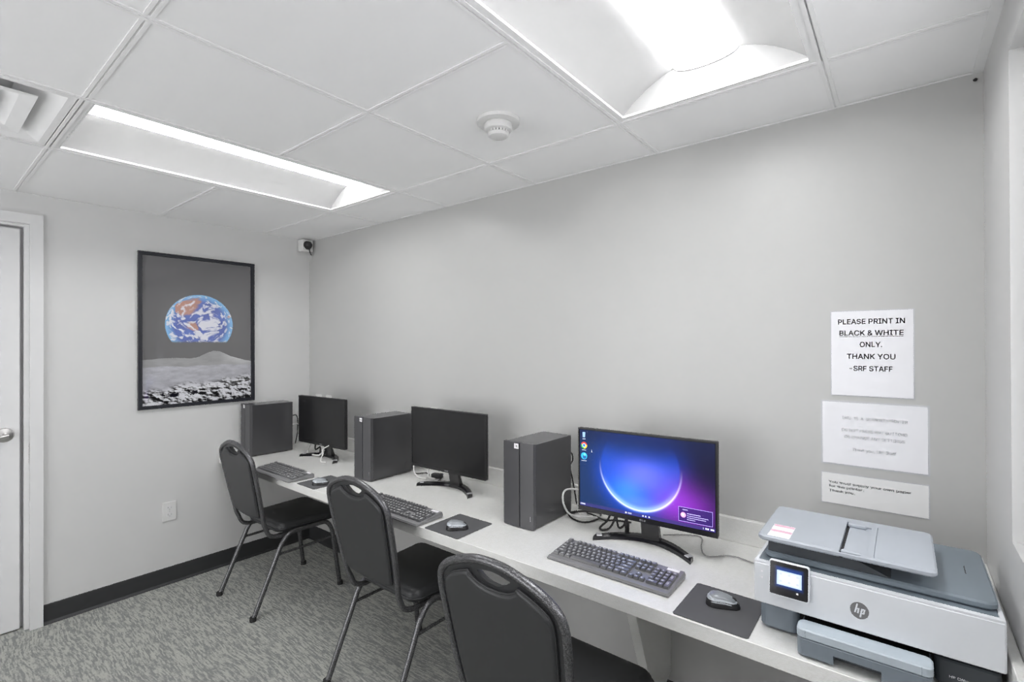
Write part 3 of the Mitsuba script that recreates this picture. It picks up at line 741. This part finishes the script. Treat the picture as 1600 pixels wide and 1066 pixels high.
# ------------------------------------------------------------------ chairs
def chair_kit():
    """origin on the floor below the seat; the sitter faces +y"""
    K = Kit()
    # seat
    sp = Polygon([(-0.185, -0.11), (0.185, -0.11), (0.210, 0.268), (-0.210, 0.268)]).buffer(-0.05).buffer(0.05, quad_segs=8)
    K.add('seat', cushion(sp, lambda d, x, y: 0.420 + 0.034 * math.sqrt(max(0, 1 - (1 - min(d / 0.03, 1)) ** 2)) + 0.008 * min(d / 0.15, 1), lambda d, x, y: 0.415 - 0.011 * math.sqrt(max(0, 1 - (1 - min(d / 0.014, 1)) ** 2)), 0.014), 'm_vinyl', 60)
    K.add('seat__piping', tube([(x, y, 0.421) for x, y in list(sp.exterior.coords)[:-1]], 0.0045, 8, closed=True), 'm_vinyl', True)
    # back: crown shaped tube and padded panel, in (x, h), leaning back
    yb = lambda h: -0.176 - (h - 0.46) * 0.205
    half = [(0.172, 0.47), (0.188, 0.60), (0.198, 0.74), (0.199, 0.804), (0.189, 0.838), (0.163, 0.863), (0.126, 0.882), (0.085, 0.897), (0.045, 0.907), (0.0, 0.910)]
    pr = spline([(x, yb(h), h) for x, h in half], 5)
    pl = pr[::-1] * [-1, 1, 1]
    low = [(0.168, -0.172, 0.455), (0.167, -0.150, 0.400), (0.167, -0.105, 0.384), (0.170, -0.01, 0.386)]
    lowf = fillet([pr[0]] + [np.array(q) for q in low], 0.03, 5)[1:]
    path = np.vstack([lowf[::-1], pr, pl[1:], lowf * [-1, 1, 1]])
    K.add('back_frame', tube(path, 0.0112, 12), 'm_chair_metal', True)
    outline = Polygon([(x, h) for x, h in [(p[0], p[2]) for p in pr] + [(p[0], p[2]) for p in pl[1:]]] + [(-0.16, 0.485), (-0.09, 0.474), (0, 0.471), (0.09, 0.474), (0.16, 0.485)])
    pan = outline.buffer(-0.0100)
    hole = Polygon([(-0.056, 0.876), (-0.030, 0.8835), (0, 0.887), (0.030, 0.8835), (0.056, 0.876), (0.036, 0.860), (0.014, 0.852), (-0.014, 0.852), (-0.036, 0.860)]).buffer(-0.002).buffer(0.002)
    pan = pan.difference(hole)
    lean = lambda m: trimesh.Trimesh(np.c_[m.vertices[:, 0], yb(m.vertices[:, 1]) + m.vertices[:, 2] * 0.98, m.vertices[:, 1] + m.vertices[:, 2] * 0.2], m.faces, process=False)
    K.add('backrest', lean(cushion(pan, dome(0.028, 0.06, 0.003), lambda d, x, y: -0.002, 0.013)), 'm_vinyl', 60)
    dip = Polygon([(-0.085, 0.95), (-0.074, 0.862), (-0.050, 0.849), (-0.022, 0.843), (0.022, 0.843), (0.050, 0.849), (0.074, 0.862), (0.085, 0.95)])
    pan = outline.buffer(-0.024).difference(dip).buffer(-0.006).buffer(0.006)
    K.add('backrest__rear_panel', lean(cushion(pan, lambda d, x, y: 0.0, lambda d, x, y: -0.004 - 0.011 * math.sqrt(max(0, 1 - (1 - min(d / 0.012, 1)) ** 2)), 0.013)), 'm_vinyl', 60)
    be = pan.buffer(-0.002).exterior; n = int(be.length / 0.008)
    ring = [be.interpolate(i * be.length / n).coords[0] for i in range(n)]
    K.add('backrest__piping', tube([(x, yb(h) - 0.007, h - 0.001) for x, h in ring], 0.003, 6, closed=True), 'm_vinyl', True)
    for s in (-1, 1):
        pts = [(s * 0.212, -0.250, 0.012), (s * 0.207, -0.100, 0.355), (s * 0.204, -0.055, 0.402), (s * 0.204, 0.17, 0.402), (s * 0.206, 0.203, 0.35), (s * 0.213, 0.250, 0.012)]
        K.add('leg_frame', tube(fillet(pts, 0.05, 6), 0.0120, 12), 'm_chair_metal', True)
        K.add('stretcher', tube([(s * 0.2055, -0.118, 0.300), (s * 0.2055, 0.216, 0.300)], 0.007, 10), 'm_chair_metal', True)
        for yy in (-0.254, 0.252):
            m = lathe([(0, 0), (0.0150, 0), (0.0165, 0.004), (0.0155, 0.022), (0, 0.022)], 16); m.apply_translation([s * 0.2132, yy, 0]); K.add('glide', m, 'm_rubber', 30)
    K.add('cross_bar', tube([(-0.204, 0.0, 0.402), (0.204, 0.0, 0.402)], 0.009, 10), 'm_chair_metal', True)
    K.add('cross_bar', tube([(-0.204, 0.15, 0.402), (0.204, 0.15, 0.402)], 0.009, 10), 'm_chair_metal', True)
    return K
KC = chair_kit()
CG = 'banquet chairs at the desk'
KC.place('chair', at(0.607, -0.512, 0), 'black vinyl banquet chair at the far seat, nearest the left wall', 'chair', CG)
KC.place('chair', at(1.770, -0.530, 0), 'black vinyl banquet chair pushed up in the middle, between the other two', 'chair', CG)
KC.place('chair', at(2.686, -0.744, 0), 'black vinyl banquet chair nearest the viewer, its lower half out of view', 'chair', CG)

# ------------------------------------------------------------------ printer
k = 'printer'; tag(k, 'white and slate grey multifunction printer on the desk in the right corner', 'printer')
P = lambda part, m, mat, sm=False, **kw: put(f'{k}__{part}', m, mat, sm, **kw)
P('base', cat(bx(3.20, 3.622, -0.505, -0.20, ZD + 0.006, 0.80)), 'm_black_matte')
P('base__corner_block', mapped(slab(rrect(3.187, 3.273, -0.538, -0.3, 0.018), ZD + 0.005, 0.785, 0.004), np.eye(4)), 'm_printer_mid', 30)
P('base__cartridge_door', slab(rrect(3.527, 3.630, -0.540, -0.3, 0.010), ZD + 0.005, 0.778, 0.003), 'm_printer_dark', 30)
P('base__cartridge_door__lettering', mapped(text('HP OfficeJet Pro', 0.0055, 0.062, 0.0003, False, (3.550, 0.742), 'l'), M4((1, 0, 0), (0, 0, 1), (0, -1, 0), (0, -0.5402, 0))), 'm_sticker')
for fx in (3.21, 3.61):
    for fy in (-0.50, -0.22): P('foot', bx(fx - 0.012, fx + 0.012, fy - 0.012, fy + 0.012, ZD, ZD + 0.008), 'm_rubber')
P('shell', bx(3.180, 3.634, -0.567, -0.195, 0.795, 0.8955, 0.003), 'm_printer_white')
P('shell__top_rim', prism(sbox(3.181, -0.566, 3.633, -0.2).difference(sbox(3.188, -0.552, 3.626, -0.21)), 0.894, 0.8985), 'm_printer_white')
P('scanner_bed', bx(3.189, 3.625, -0.551, -0.21, 0.885, 0.8975, 0.001), 'm_printer_slate')
P('scanner_lid', slab(rrect(3.196, 3.628, -0.532, -0.208, 0.022), 0.899, 0.915, 0.004), 'm_printer_slate', 25)
P('scanner_lid__mark', bx(3.587, 3.589, -0.39, -0.34, 0.9148, 0.9153), 'm_printer_dark')
feeder = Polygon([(3.205, 0.9145), (3.455, 0.9145), (3.40, 0.935), (3.37, 0.946), (3.205, 0.951)])
P('document_feeder', mapped(prism(feeder, 0.262, 0.524), M4((1, 0, 0), (0, 0, 1), (0, -1, 0))), 'm_printer_dark')
# feeder cover with the recessed input tray
import manifold3d as m3
def to_m(m): return m3.Manifold(m3.Mesh(np.asarray(m.vertices, np.float32), np.asarray(m.faces, np.uint32)))
cover = slab(rrect(3.186, 3.533, -0.558, -0.285, 0.016), 0.949, 0.963, 0.004)
cut = cat(bx(3.364, 3.412, -0.553, -0.320, 0.9585, 0.97))
solid = to_m(cover) - to_m(bx(3.3585, 3.366, -0.556, -0.318, 0.945, 0.98)) - to_m(bx(3.3655, 3.412, -0.545, -0.338, 0.9590, 0.98)) - to_m(bx(3.4235, 3.4255, -0.552, -0.325, 0.9605, 0.98))
P('feeder_cover', solid, 'm_printer_lid')
P('feeder_cover__paper_guide', cat(bx(3.362, 3.402, -0.352, -0.336, 0.958, 0.969, 0.003)), 'm_printer_lid')
P('feeder_cover__paper_guide', cat(bx(3.362, 3.402, -0.556, -0.545, 0.958, 0.967, 0.003)), 'm_printer_lid')
P('feeder_cover__feed_slot', bx(3.3588, 3.3655, -0.555, -0.319, 0.9492, 0.952), 'm_black_matte')
st = bx(3.208, 3.2565, -0.552, -0.458, 0.9625, 0.9634)
P('feeder_cover__sticker', st, 'm_sticker')
P('feeder_cover__sticker__stripe', cat(bx(3.210, 3.2555, -0.474, -0.460, 0.9632, 0.9637), bx(3.209, 3.256, -0.516, -0.502, 0.9632, 0.9637)), 'm_pink')
# control panel
pm = M4((1, 0, 0), (0, -math.sin(0.10), math.cos(0.10)), (0, -math.cos(0.10), -math.sin(0.10)), (3.2595, -0.578, 0.873))
pm = M4((1, 0, 0), (0, math.sin(0.12), math.cos(0.12)), (0, -math.cos(0.12), math.sin(0.12)), (3.2595, -0.580, 0.873))
P('control_panel', mapped(slab(rrect(-0.043, 0.043, -0.041, 0.041, 0.006), -0.012, 0.0, 0.0015), pm), 'm_printer_white', 25)
P('control_panel__glass', mapped(slab(rrect(-0.0405, 0.0405, -0.0385, 0.0385, 0.004), -0.002, 0.0006, 0.0003), pm), 'm_black_gloss', 25)
q, uv = quad_uv(0.053, 0.034)
def panel_screen(p, n, uv):
    u, v = uv.x, uv.y
    c = mix((0.62, 0.80, 1.0), (0.95, 0.98, 1.0), smoothstep(0.0, 0.5, dr.minimum(dr.minimum(u, 1 - u), dr.minimum(v, 1 - v)) * 3))
    gx, gy = u * 3 - dr.floor(u * 3), v * 2 - dr.floor(v * 2)
    ic = smoothstep(0.17, 0.13, dr.sqrt(dr.square(gx - 0.5) + dr.square(gy - 0.55)))
    return mix(c, mi.Color3f(0.55, 0.68, 0.92), ic * 0.55) * 0.62
P('control_panel__display', mapped(q, pm @ M4((1, 0, 0), (0, 1, 0), (0, 0, 1), (0.001, 0.003, 0.0012))), 'm_black_gloss', uv=uv, emitter={'type': 'area', 'radiance': mikit.proc(panel_screen)})
q2, uv2 = quad_uv(0.068, 0.056)
def halo(p, n, uv):
    d = dr.maximum(dr.abs(uv.x - 0.51) / 0.5, dr.abs(uv.y - 0.55) / 0.5)
    return mi.Color3f(0.004, 0.03, 0.16) * smoothstep(1.0, 0.6, d)
P('control_panel__backlight', mapped(q2, pm @ M4((1, 0, 0), (0, 1, 0), (0, 0, 1), (0.0, 0.002, 0.0009))), 'm_black_gloss', uv=uv2, emitter={'type': 'area', 'radiance': mikit.proc(halo)})
P('control_panel__home_icon', mapped(hull([(x, y, z) for x, y in ((-.002, -.002), (.002, -.002), (.0028, .001), (0, .003), (-.0028, .001)) for z in (0.0006, 0.001)]), pm @ M4((1, 0, 0), (0, 1, 0), (0, 0, 1), (0.0185, -0.0255, 0))), 'm_sticker')
for zz in (0.874, 0.859):
    P('indicator', mapped(lathe([(0, 0), (0.0022, 0), (0.0022, 0.0006), (0, 0.0006)], 12), M4((1, 0, 0), (0, 0, 1), (0, -1, 0), (3.198, -0.567, zz))), 'm_sticker')
# badge: ellipse with slanted letters
a = np.linspace(0, 2 * math.pi, 40, endpoint=False)
disc = Polygon([(0.0175 * math.cos(t), 0.0185 * math.sin(t)) for t in a])
bm = M4((1, 0, 0), (0, 0, 1), (0, -1, 0), (3.398, -0.5672, 0.8425))
P('badge', mapped(prism(disc, 0, 0.0006), bm), 'm_logo_grey')
h_ = cat(*[prism(LineString(l).buffer(0.0016, cap_style=2, join_style=2), 0.0006, 0.0010) for l in
     ([(-0.0085, -0.006), (-0.0040, 0.0145)], [(-0.0062, 0.0040), (-0.0015, 0.0040), (-0.0015, 0.0022), (-0.0032, -0.006)],
      [(0.0010, -0.0145), (0.0050, 0.0055)], [(0.0040, 0.0042), (0.0095, 0.0042), (0.0078, -0.0045), (0.0026, -0.0045)])])
P('badge__lettering', mapped(h_, bm), 'm_printer_white')
# paper tray and output tray
tray = rrect(3.2805, 3.5225, -0.616, -0.46, 0.014)
trm = to_m(slab(tray, ZD + 0.005, 0.764, 0.002)) - to_m(bx(3.352, 3.438, -0.63, -0.585, ZD - 0.01, ZD + 0.026))
P('paper_tray', trm, 'm_printer_mid')
P('paper_tray__grip_recess', bx(3.353, 3.437, -0.588, -0.584, ZD + 0.006, ZD + 0.0255), 'm_printer_dark')
P('paper_tray__cavity_shade', bx(3.284, 3.519, -0.572, -0.46, 0.7635, 0.7655), 'm_black_matte')  # black sheet laid in for the shade inside the open cavity
P('output_tray', slab(rrect(3.2795, 3.5235, -0.617, -0.566, 0.014), 0.765, 0.786, 0.003), 'm_printer_tray', 25)
P('output_tray__seam', cat(bx(3.298, 3.2986, -0.6174, -0.6168, 0.768, 0.785), bx(3.504, 3.5046, -0.6174, -0.6168, 0.768, 0.785)), 'm_printer_slate')

# ------------------------------------------------------------------ paper notices on the back wall
def notice(label, x0, x1, z0, z1, lam, lines, ink, paper):
    k = name_thing('paper_notice'); tag(k, label, 'paper notice', None)
    on = lambda m: mapped(m, BACK)
    if lam: put(k + '__laminate', on(bx(x0, x1, z0, z1, 0.0006, 0.0012)), 'm_laminating')
    b = lam
    # a sheet that stands a little off the wall at its lower edge
    n = 10; V, F = [], []
    for i in range(n + 1):
        t = i / n; off = 0.0014 + 0.0025 * (1 - t) ** 3
        z = z0 + b + (z1 - z0 - 2 * b) * t
        for o in (off, off + 0.0003):
            V += [(x0 + b, z, o), (x1 - b, z, o)]
    for i in range(n):
        a = i * 4; c = a + 4
        F += [(a + 2, a + 3, c + 3), (a + 2, c + 3, c + 2), (a + 1, a, c), (a + 1, c, c + 1), (a, a + 2, c + 2), (a, c + 2, c), (a + 3, a + 1, c + 1), (a + 3, c + 1, c + 3)]
    F += [(0, 1, 3), (0, 3, 2), (n * 4 + 1, n * 4, n * 4 + 2), (n * 4 + 1, n * 4 + 2, n * 4 + 3)]
    put(k + '__sheet', on(trimesh.Trimesh(V, F, process=False)), paper)
    for s, hcap, wid, x, z, al, bold, *rest in lines:
        m = text(s, hcap, wid, 0.0002, bold, (x, z), al)
        t = (z - z0 - b) / (z1 - z0 - 2 * b); off = 0.0018 + 0.0025 * (1 - t) ** 3
        if rest:
            m = cat(m, bx(x - wid / 2, x + wid / 2, z - 0.0045, z - 0.0032, 0, 0.0002))
        m.apply_translation([0, 0, off + 0.0001])
        put(k + '__text_line', on(m), ink)
c1 = 3.398
notice('topmost white notice in bold capitals reading PLEASE PRINT IN BLACK & WHITE ONLY', 3.291, 3.506, 1.273, 1.550, 0.003, [
    ('PLEASE PRINT IN', 0.0155, 0.171, c1, 1.506, 'c', True), ('BLACK & WHITE', 0.0155, 0.164, c1, 1.4695, 'c', True, 1), ('ONLY.', 0.0155, 0.058, c1 + 0.001, 1.4325, 'c', True),
    ('THANK YOU', 0.0155, 0.124, c1, 1.3945, 'c', True), ('-SRF STAFF', 0.0155, 0.110, c1, 1.3560, 'c', True)], 'm_ink', 'm_paper')
c2 = 3.4045
notice('middle white notice in thin grey type about the scanner/printer', 3.263, 3.540, 1.046, 1.257, 0.005, [
    ('THIS  IS  A  SCANNER/PRINTER', 0.0085, 0.167, c2, 1.198, 'c', False), ('DO NOT PRESS ANY BUTTONS', 0.0085, 0.166, c2, 1.159, 'c', False), ('OR CHANGE ANY SETTINGS', 0.0085, 0.153, c2, 1.1375, 'c', False),
    ('Thank you, SRF Staff', 0.0085, 0.111, c2, 1.098, 'c', False)], 'm_ink_grey', 'm_paper')
notice('lowest white notice with three lines of small black type about supplying paper', 3.262, 3.539, 0.917, 1.020, 0.003, [
    ('You must supply your own paper', 0.0075, 0.212, 3.284, 0.985, 'l', True), ('for the printer.', 0.0075, 0.095, 3.284, 0.9715, 'l', True), ('Thank you.', 0.0075, 0.070, 3.285, 0.957, 'l', True)], 'm_ink', 'm_paper_warm')

# ------------------------------------------------------------------ poster on the left wall
def poster_col(p, n, uv):
    u, v = uv.x, uv.y
    x, y = u * 0.61, v * 0.90                       # metres on the sheet
    hazed_sky = mix((0.150, 0.148, 0.150), (0.150, 0.148, 0.155), v)  # print grey lifted to carry the room reflection on the glazing
    # planet
    cx, cy, R = 0.305, 0.492, 0.190
    dx, dy = (x - cx) / R, (y - cy) / R
    rr = dr.sqrt(dx * dx + dy * dy)
    sph = dr.sqrt(dr.maximum(1 - rr * rr, 0))
    # round off the map towards the limb
    k = 1.0 + 0.55 * (1 - sph)
    qx, qy = dx * k, dy * k
    wx = fbm(qx * 1.6 + 4, qy * 1.6, 2.0, 3) - 0.5
    wy = fbm(qx * 1.6 + 9, qy * 1.6 + 3, 5.0, 3) - 0.5
    land = fbm(qx * 1.5 + 1.1 + wx, qy * 1.9 + 2.3 + wy, 1.0, 4) + 0.42 * dr.exp(-(dr.square((qx + 0.55) / 0.42) + dr.square((qy - 0.52) / 0.30))) + 0.30 * dr.exp(-(dr.square((qx + 0.25) / 0.32) + dr.square((qy + 0.05) / 0.18))) - 0.12 * smoothstep(0.1, 0.6, qx)
    cloud = fbm(qx * 6.5 + wx * 5, qy * 8.5 + wy * 5, 8.0, 5)
    cloud = smoothstep(0.47, 0.66, cloud + 0.10 * dr.exp(-(dr.square((qx + 0.25) / 0.5) + dr.square((qy - 0.15) / 0.25))) + 0.16 * dr.exp(-(dr.square((qx - 0.1) / 0.7) + dr.square((qy + 0.42) / 0.14))) - 0.04)
    ocean = mix((0.03, 0.06, 0.32), (0.07, 0.16, 0.55), fbm(qx * 3, qy * 3, 3.0, 3))
    ocean = mix(ocean, mi.Color3f(0.20, 0.50, 0.80), smoothstep(0.72, 1.0, rr))
    e = mix(ocean, mi.Color3f(0.50, 0.24, 0.16), smoothstep(0.62, 0.74, land))
    e = mix(e, mi.Color3f(0.80, 0.80, 0.84), cloud * 0.95)
    e = mix(e, mi.Color3f(0.60, 0.60, 0.78), 0.12)
    # the lower side of the planet fades out
    low = smoothstep(-0.62, -0.53, dy + 0.03 * (fbm(x * 40, y * 40, 0.0, 2) - 0.5))
    col = mix(hazed_sky, e, smoothstep(1.01, 0.985, rr) * low)
    # dusty ground with a rounded hill
    hill = 0.272 + 0.052 * dr.exp(-dr.square((x - 0.39) / 0.085)) + 0.012 * dr.exp(-dr.square((x - 0.14) / 0.10)) - 0.02 * smoothstep(0.5, 0.61, x) + 0.004 * (fbm(x * 50, 1.0, 0.0, 2) - 0.5)
    shade = 0.34 + 0.30 * smoothstep(0.40, 0.55, x) * smoothstep(0.20, 0.30, y) + 0.12 * (fbm(x * 18, y * 50, 2.0, 4) - 0.5)
    g = mi.Color3f(shade * 1.0, shade * 1.0, shade * 1.02)
    plain = smoothstep(0.232, 0.226, y + 0.012 * (fbm(x * 9, 3.0, 0.0, 2) - 0.5))
    flat = 0.46 + 0.20 * (fbm(x * 30, y * 70, 4.0, 4) - 0.5)
    g = mix(g, mi.Color3f(flat * 0.98, flat * 0.98, flat * 1.06), plain)
    # rubble
    rz = smoothstep(0.125, 0.075, y + 0.05 * (fbm(x * 10, 7.0, 0.0, 2) - 0.5) - 0.045 * smoothstep(0.25, 0.6, x))
    s1 = fbm(x * 26, y * 40, 6.0, 4)
    s2 = fbm((x + 0.006) * 26, (y + 0.006) * 40, 6.0, 4)
    rock = dr.clip(0.46 + (s1 - s2) * 4.5 + (s1 - 0.5) * 1.2, 0.01, 0.78)
    g = mix(g, mi.Color3f(rock, rock, rock * 1.05), rz)
    def pit(a, b, w, h): return dr.exp(-(dr.square((x - a) / w) + dr.square((y - b) / h)) + (fbm(x * 60, y * 60, 9.0, 3) - 0.5) * 3)
    dark = dr.maximum(pit(0.14, 0.058, 0.055, 0.017), pit(0.27, 0.062, 0.035, 0.016))
    g = mix(g, mi.Color3f(0.006, 0.006, 0.012), smoothstep(0.35, 0.6, dark))
    col = mix(col, g, smoothstep(0.002, -0.002, y - hill))
    return col
diffuse('m_poster', mikit.proc(poster_col))
k = 'framed_poster'; tag(k, 'black framed poster of the earth above a grey lunar landscape', 'picture')
pa, pb, pz0, pz1 = -1.056, -0.406, 1.066, 1.994
on = lambda m: mapped(m, LEFT)
fwid = 0.020
put(k + '__frame', on(prism(sbox(pa, pz0, pb, pz1).difference(sbox(pa + fwid, pz0 + fwid, pb - fwid, pz1 - fwid)), 0.001, 0.022)), 'm_frame_black')
put(k + '__backing', on(bx(pa + 0.004, pb - 0.004, pz0 + 0.004, pz1 - 0.004, 0.001, 0.006)), 'm_black_matte')
q, uv = quad_uv(pb - pa - 2 * fwid + 0.002, pz1 - pz0 - 2 * fwid + 0.002)
put(k + '__print', mapped(q, LEFT @ M4((1, 0, 0), (0, 1, 0), (0, 0, 1), ((pa + pb) / 2, (pz0 + pz1) / 2, 0.008))), 'm_poster', uv=uv)
q, _ = quad_uv(pb - pa - 2 * fwid + 0.001, pz1 - pz0 - 2 * fwid + 0.001)
put(k + '__glazing', mapped(q, LEFT @ M4((1, 0, 0), (0, 1, 0), (0, 0, 1), ((pa + pb) / 2, (pz0 + pz1) / 2, 0.014))), 'm_glass')

# ------------------------------------------------------------------ wall outlets
def outlet_kit():
    K = Kit()
    K.add('plate', mapped(slab(rrect(-0.037, 0.037, -0.058, 0.058, 0.004), 0.0005, 0.007, 0.0025), np.eye(4)), 'm_white_plastic', 30)
    for s in (-1, 1):
        K.add('receptacle', mapped(slab(rrect(-0.017, 0.017, s * 0.020 - 0.0145, s * 0.020 + 0.0145, 0.010), 0.006, 0.0085, 0.0008), np.eye(4)), 'm_trim_white', 30)
        K.add('slot', cat(bx(-0.0085, -0.0063, s * 0.020 - 0.002, s * 0.020 + 0.007, 0.008, 0.0087), bx(0.0063, 0.0085, s * 0.020 - 0.002, s * 0.020 + 0.006, 0.008, 0.0087), bx(-0.002, 0.002, s * 0.020 - 0.010, s * 0.020 - 0.006, 0.008, 0.0087)), 'm_cable_grey')
    K.add('screw', mapped(lathe([(0, 0), (0.003, 0), (0.003, 0.0012), (0, 0.0012)], 14), M4((1, 0, 0), (0, 1, 0), (0, 0, 1), (0, 0, 0.007))), 'm_steel')
    return K
KO = outlet_kit()
def wallM(M, x, y): return T(M @ M4((1, 0, 0), (0, 1, 0), (0, 0, 1), (x, y, 0)))
OG = 'outlet plates behind the monitors'
KO.place('wall_outlet', wallM(LEFT, -0.898, 0.438), 'white duplex outlet low on the left wall below the poster', 'outlet')
KO.place('wall_outlet', wallM(BACK, 0.138, 1.022), 'white outlet plate above the far monitor, the one nearer the corner', 'outlet', OG)
KO.place('wall_outlet', wallM(BACK, 0.272, 1.022), 'white outlet plate above the far monitor, the one further from the corner', 'outlet', OG)
KO.place('wall_outlet', wallM(BACK, 1.372, 1.020), 'white outlet plate peeking over the middle monitor, nearer the tower', 'outlet', OG)
KO.place('wall_outlet', wallM(BACK, 1.500, 1.016), 'white outlet plate peeking over the middle monitor, further from the tower', 'outlet', OG)

# ------------------------------------------------------------------ small things: nail, cables, plugs
k = 'nail'; tag(k, 'tiny dark nail high on the back wall near the right corner', 'nail')
scene[k] = mikit.ply(mapped(lathe([(0, -0.004), (0.002, -0.004), (0.002, 0.008), (0.005, 0.008), (0.004, 0.011), (0, 0.0115)], 14), M4((1, 0, 0), (0, 0, 1), (0, -1, 0), (3.643, 0, 2.194))), 'm_black_matte', 30)

def cable(label, pts, r, mat, group=None):
    k = name_thing('cable'); tag(k, label, 'cable', group)
    scene[k] = mikit.ply(tube(spline(pts, 8), r, 8), mat, True)
zc = ZD + 0.0045
cable('thick white cable looping out behind the near tower', [(2.46, -0.06, 0.80), (2.42, -0.12, 0.826), (2.392, -0.175, 0.840), (2.385, -0.205, 0.838), (2.386, -0.222, 0.82), (2.386, -0.216, 0.788), (2.388, -0.190, 0.748), (2.398, -0.165, 0.7285), (2.43, -0.175, zc + 0.0092), (2.47, -0.15, zc + 0.0092), (2.52, -0.10, zc + 0.001)], 0.0042, 'm_cable_white')
cable('white power cord hanging down the wall beside the near tower', [(2.322, -0.05, 0.93), (2.325, -0.06, 0.897), (2.331, -0.06, 0.843), (2.345, -0.06, 0.782), (2.356, -0.06, 0.74), (2.40, -0.06, zc)], 0.004, 'm_cable_white')
cable('small black cord loop behind the near tower', [(2.325, -0.08, 0.90), (2.345, -0.08, 0.932), (2.346, -0.08, 0.955), (2.338, -0.08, 0.966), (2.330, -0.08, 0.955), (2.326, -0.08, 0.93), (2.34, -0.075, 0.86), (2.352, -0.07, 0.79), (2.36, -0.07, 0.745)], 0.0028, 'm_cable_black')
cable('black cable coiled on the desk beside the near tower', [(2.372, -0.14, zc), (2.397, -0.083, zc), (2.464, -0.061, zc), (2.492, -0.105, zc), (2.489, -0.163, zc), (2.463, -0.197, zc), (2.41, -0.187, zc), (2.375, -0.16, zc + 0.007), (2.385, -0.11, zc + 0.004)], 0.0035, 'm_cable_black')
cable('black cable running from the coil to the stand of the lit monitor', [(2.403, -0.055, 0.735), (2.425, -0.09, zc), (2.455, -0.115, zc + 0.0085), (2.491, -0.127, zc + 0.0085), (2.523, -0.122, zc), (2.56, -0.096, zc), (2.62, -0.08, zc)], 0.0035, 'm_cable_black')
cable('bundled black cable loop hanging under the lit monitor', [(2.585, -0.17, 0.80), (2.572, -0.19, 0.755), (2.556, -0.205, 0.735), (2.552, -0.215, zc + 0.002), (2.566, -0.222, zc), (2.586, -0.205, 0.730), (2.600, -0.19, 0.76), (2.603, -0.18, 0.80)], 0.004, 'm_cable_black')
cable('second black cable loop hanging under the lit monitor', [(2.592, -0.15, 0.80), (2.594, -0.155, 0.756), (2.605, -0.165, 0.730), (2.618, -0.165, 0.729), (2.630, -0.155, 0.749), (2.632, -0.15, 0.80)], 0.004, 'm_cable_black')
cable('thin grey cable from behind the lit monitor to the printer', [(2.77, -0.124, zc), (2.83, -0.075, zc), (2.877, -0.055, zc), (2.898, -0.077, zc), (2.912, -0.132, zc), (2.932, -0.185, zc), (2.954, -0.211, zc), (2.978, -0.198, zc), (3.005, -0.167, zc), (3.034, -0.157, zc), (3.068, -0.164, zc), (3.11, -0.175, zc), (3.20, -0.19, zc)], 0.0022, 'm_cable_grey')
k = 'power_plug'; tag(k, 'black plug hanging below the lit monitor', 'plug')
scene[k] = mikit.ply(mapped(cat(rbx(-0.008, 0.008, -0.008, 0.008, -0.02, 0.02, 0.006), tube([(0, 0, 0.018), (0.002, 0.004, 0.05), (0, 0.006, 0.09)], 0.003, 8)), M4((1, 0, 0), (0, 1, 0), (0, 0, 1), (2.652, -0.185, 0.7425))), 'm_cable_black', 40)
cable('white cable drooping below the middle monitor', [(1.36, -0.14, 0.80), (1.358, -0.14, 0.765), (1.366, -0.145, 0.742), (1.395, -0.155, zc + 0.004), (1.44, -0.17, zc + 0.002), (1.49, -0.165, zc + 0.002)], 0.0045, 'm_cable_white')
cable('second white cable behind the middle monitor', [(1.448, -0.12, 0.80), (1.452, -0.12, 0.765), (1.460, -0.125, 0.741), (1.475, -0.135, zc), (1.52, -0.13, zc)], 0.004, 'm_cable_white')
cable('black cable looped beside the middle tower', [(1.318, -0.11, 0.79), (1.322, -0.12, 0.754), (1.338, -0.125, 0.735), (1.36, -0.12, zc), (1.40, -0.09, zc + 0.003), (1.44, -0.10, zc + 0.002)], 0.003, 'm_cable_black')
cable('black cord trailing from the adapter behind the middle stand', [(1.522, -0.095, 0.738), (1.545, -0.11, zc), (1.566, -0.15, zc), (1.60, -0.13, zc)], 0.003, 'm_cable_black')
k = 'power_adapter'; tag(k, 'black power adapter on the desk behind the middle monitor stand', 'adapter')
scene[k] = mikit.ply(mapped(rbx(-0.03, 0.03, -0.016, 0.016, 0, 0.024, 0.004), M4((0.95, 0.3, 0), (-0.3, 0.95, 0), (0, 0, 1), (1.505, -0.102, ZD))), 'm_cable_black', 40)
cable('white cable looped under the far monitor', [(0.372, -0.19, 0.80), (0.370, -0.20, 0.775), (0.368, -0.215, 0.738), (0.40, -0.235, zc + 0.004), (0.48, -0.245, zc + 0.004), (0.555, -0.24, 0.735), (0.58, -0.22, 0.77)], 0.006, 'm_cable_white')
cable('black cable tangle under the far monitor', [(0.39, -0.17, 0.80), (0.42, -0.19, 0.745), (0.46, -0.18, 0.765), (0.50, -0.20, 0.735), (0.54, -0.18, 0.77), (0.56, -0.21, zc + 0.004), (0.62, -0.19, 0.742)], 0.005, 'm_cable_black')
cable('white cable hanging in front of the far monitor stand', [(0.685, -0.23, 0.82), (0.688, -0.29, 0.80), (0.700, -0.30, 0.772), (0.688, -0.305, 0.745), (0.70, -0.31, zc + 0.002), (0.73, -0.30, zc + 0.002)], 0.004, 'm_cable_white')
cable('black cord from the far corner tower to the wall', [(0.16, -0.225, 0.93), (0.10, -0.20, 0.934), (0.06, -0.15, 0.937), (0.03, -0.115, 0.926), (0.015, -0.10, 0.89), (0.012, -0.10, 0.80), (0.02, -0.12, zc)], 0.0035, 'm_cable_black')
cable('white cord behind the far corner tower', [(0.16, -0.215, 0.86), (0.10, -0.19, 0.872), (0.05, -0.14, 0.872), (0.025, -0.10, 0.862), (0.03, -0.06, 0.80), (0.06, -0.05, zc)], 0.0045, 'm_cable_white')
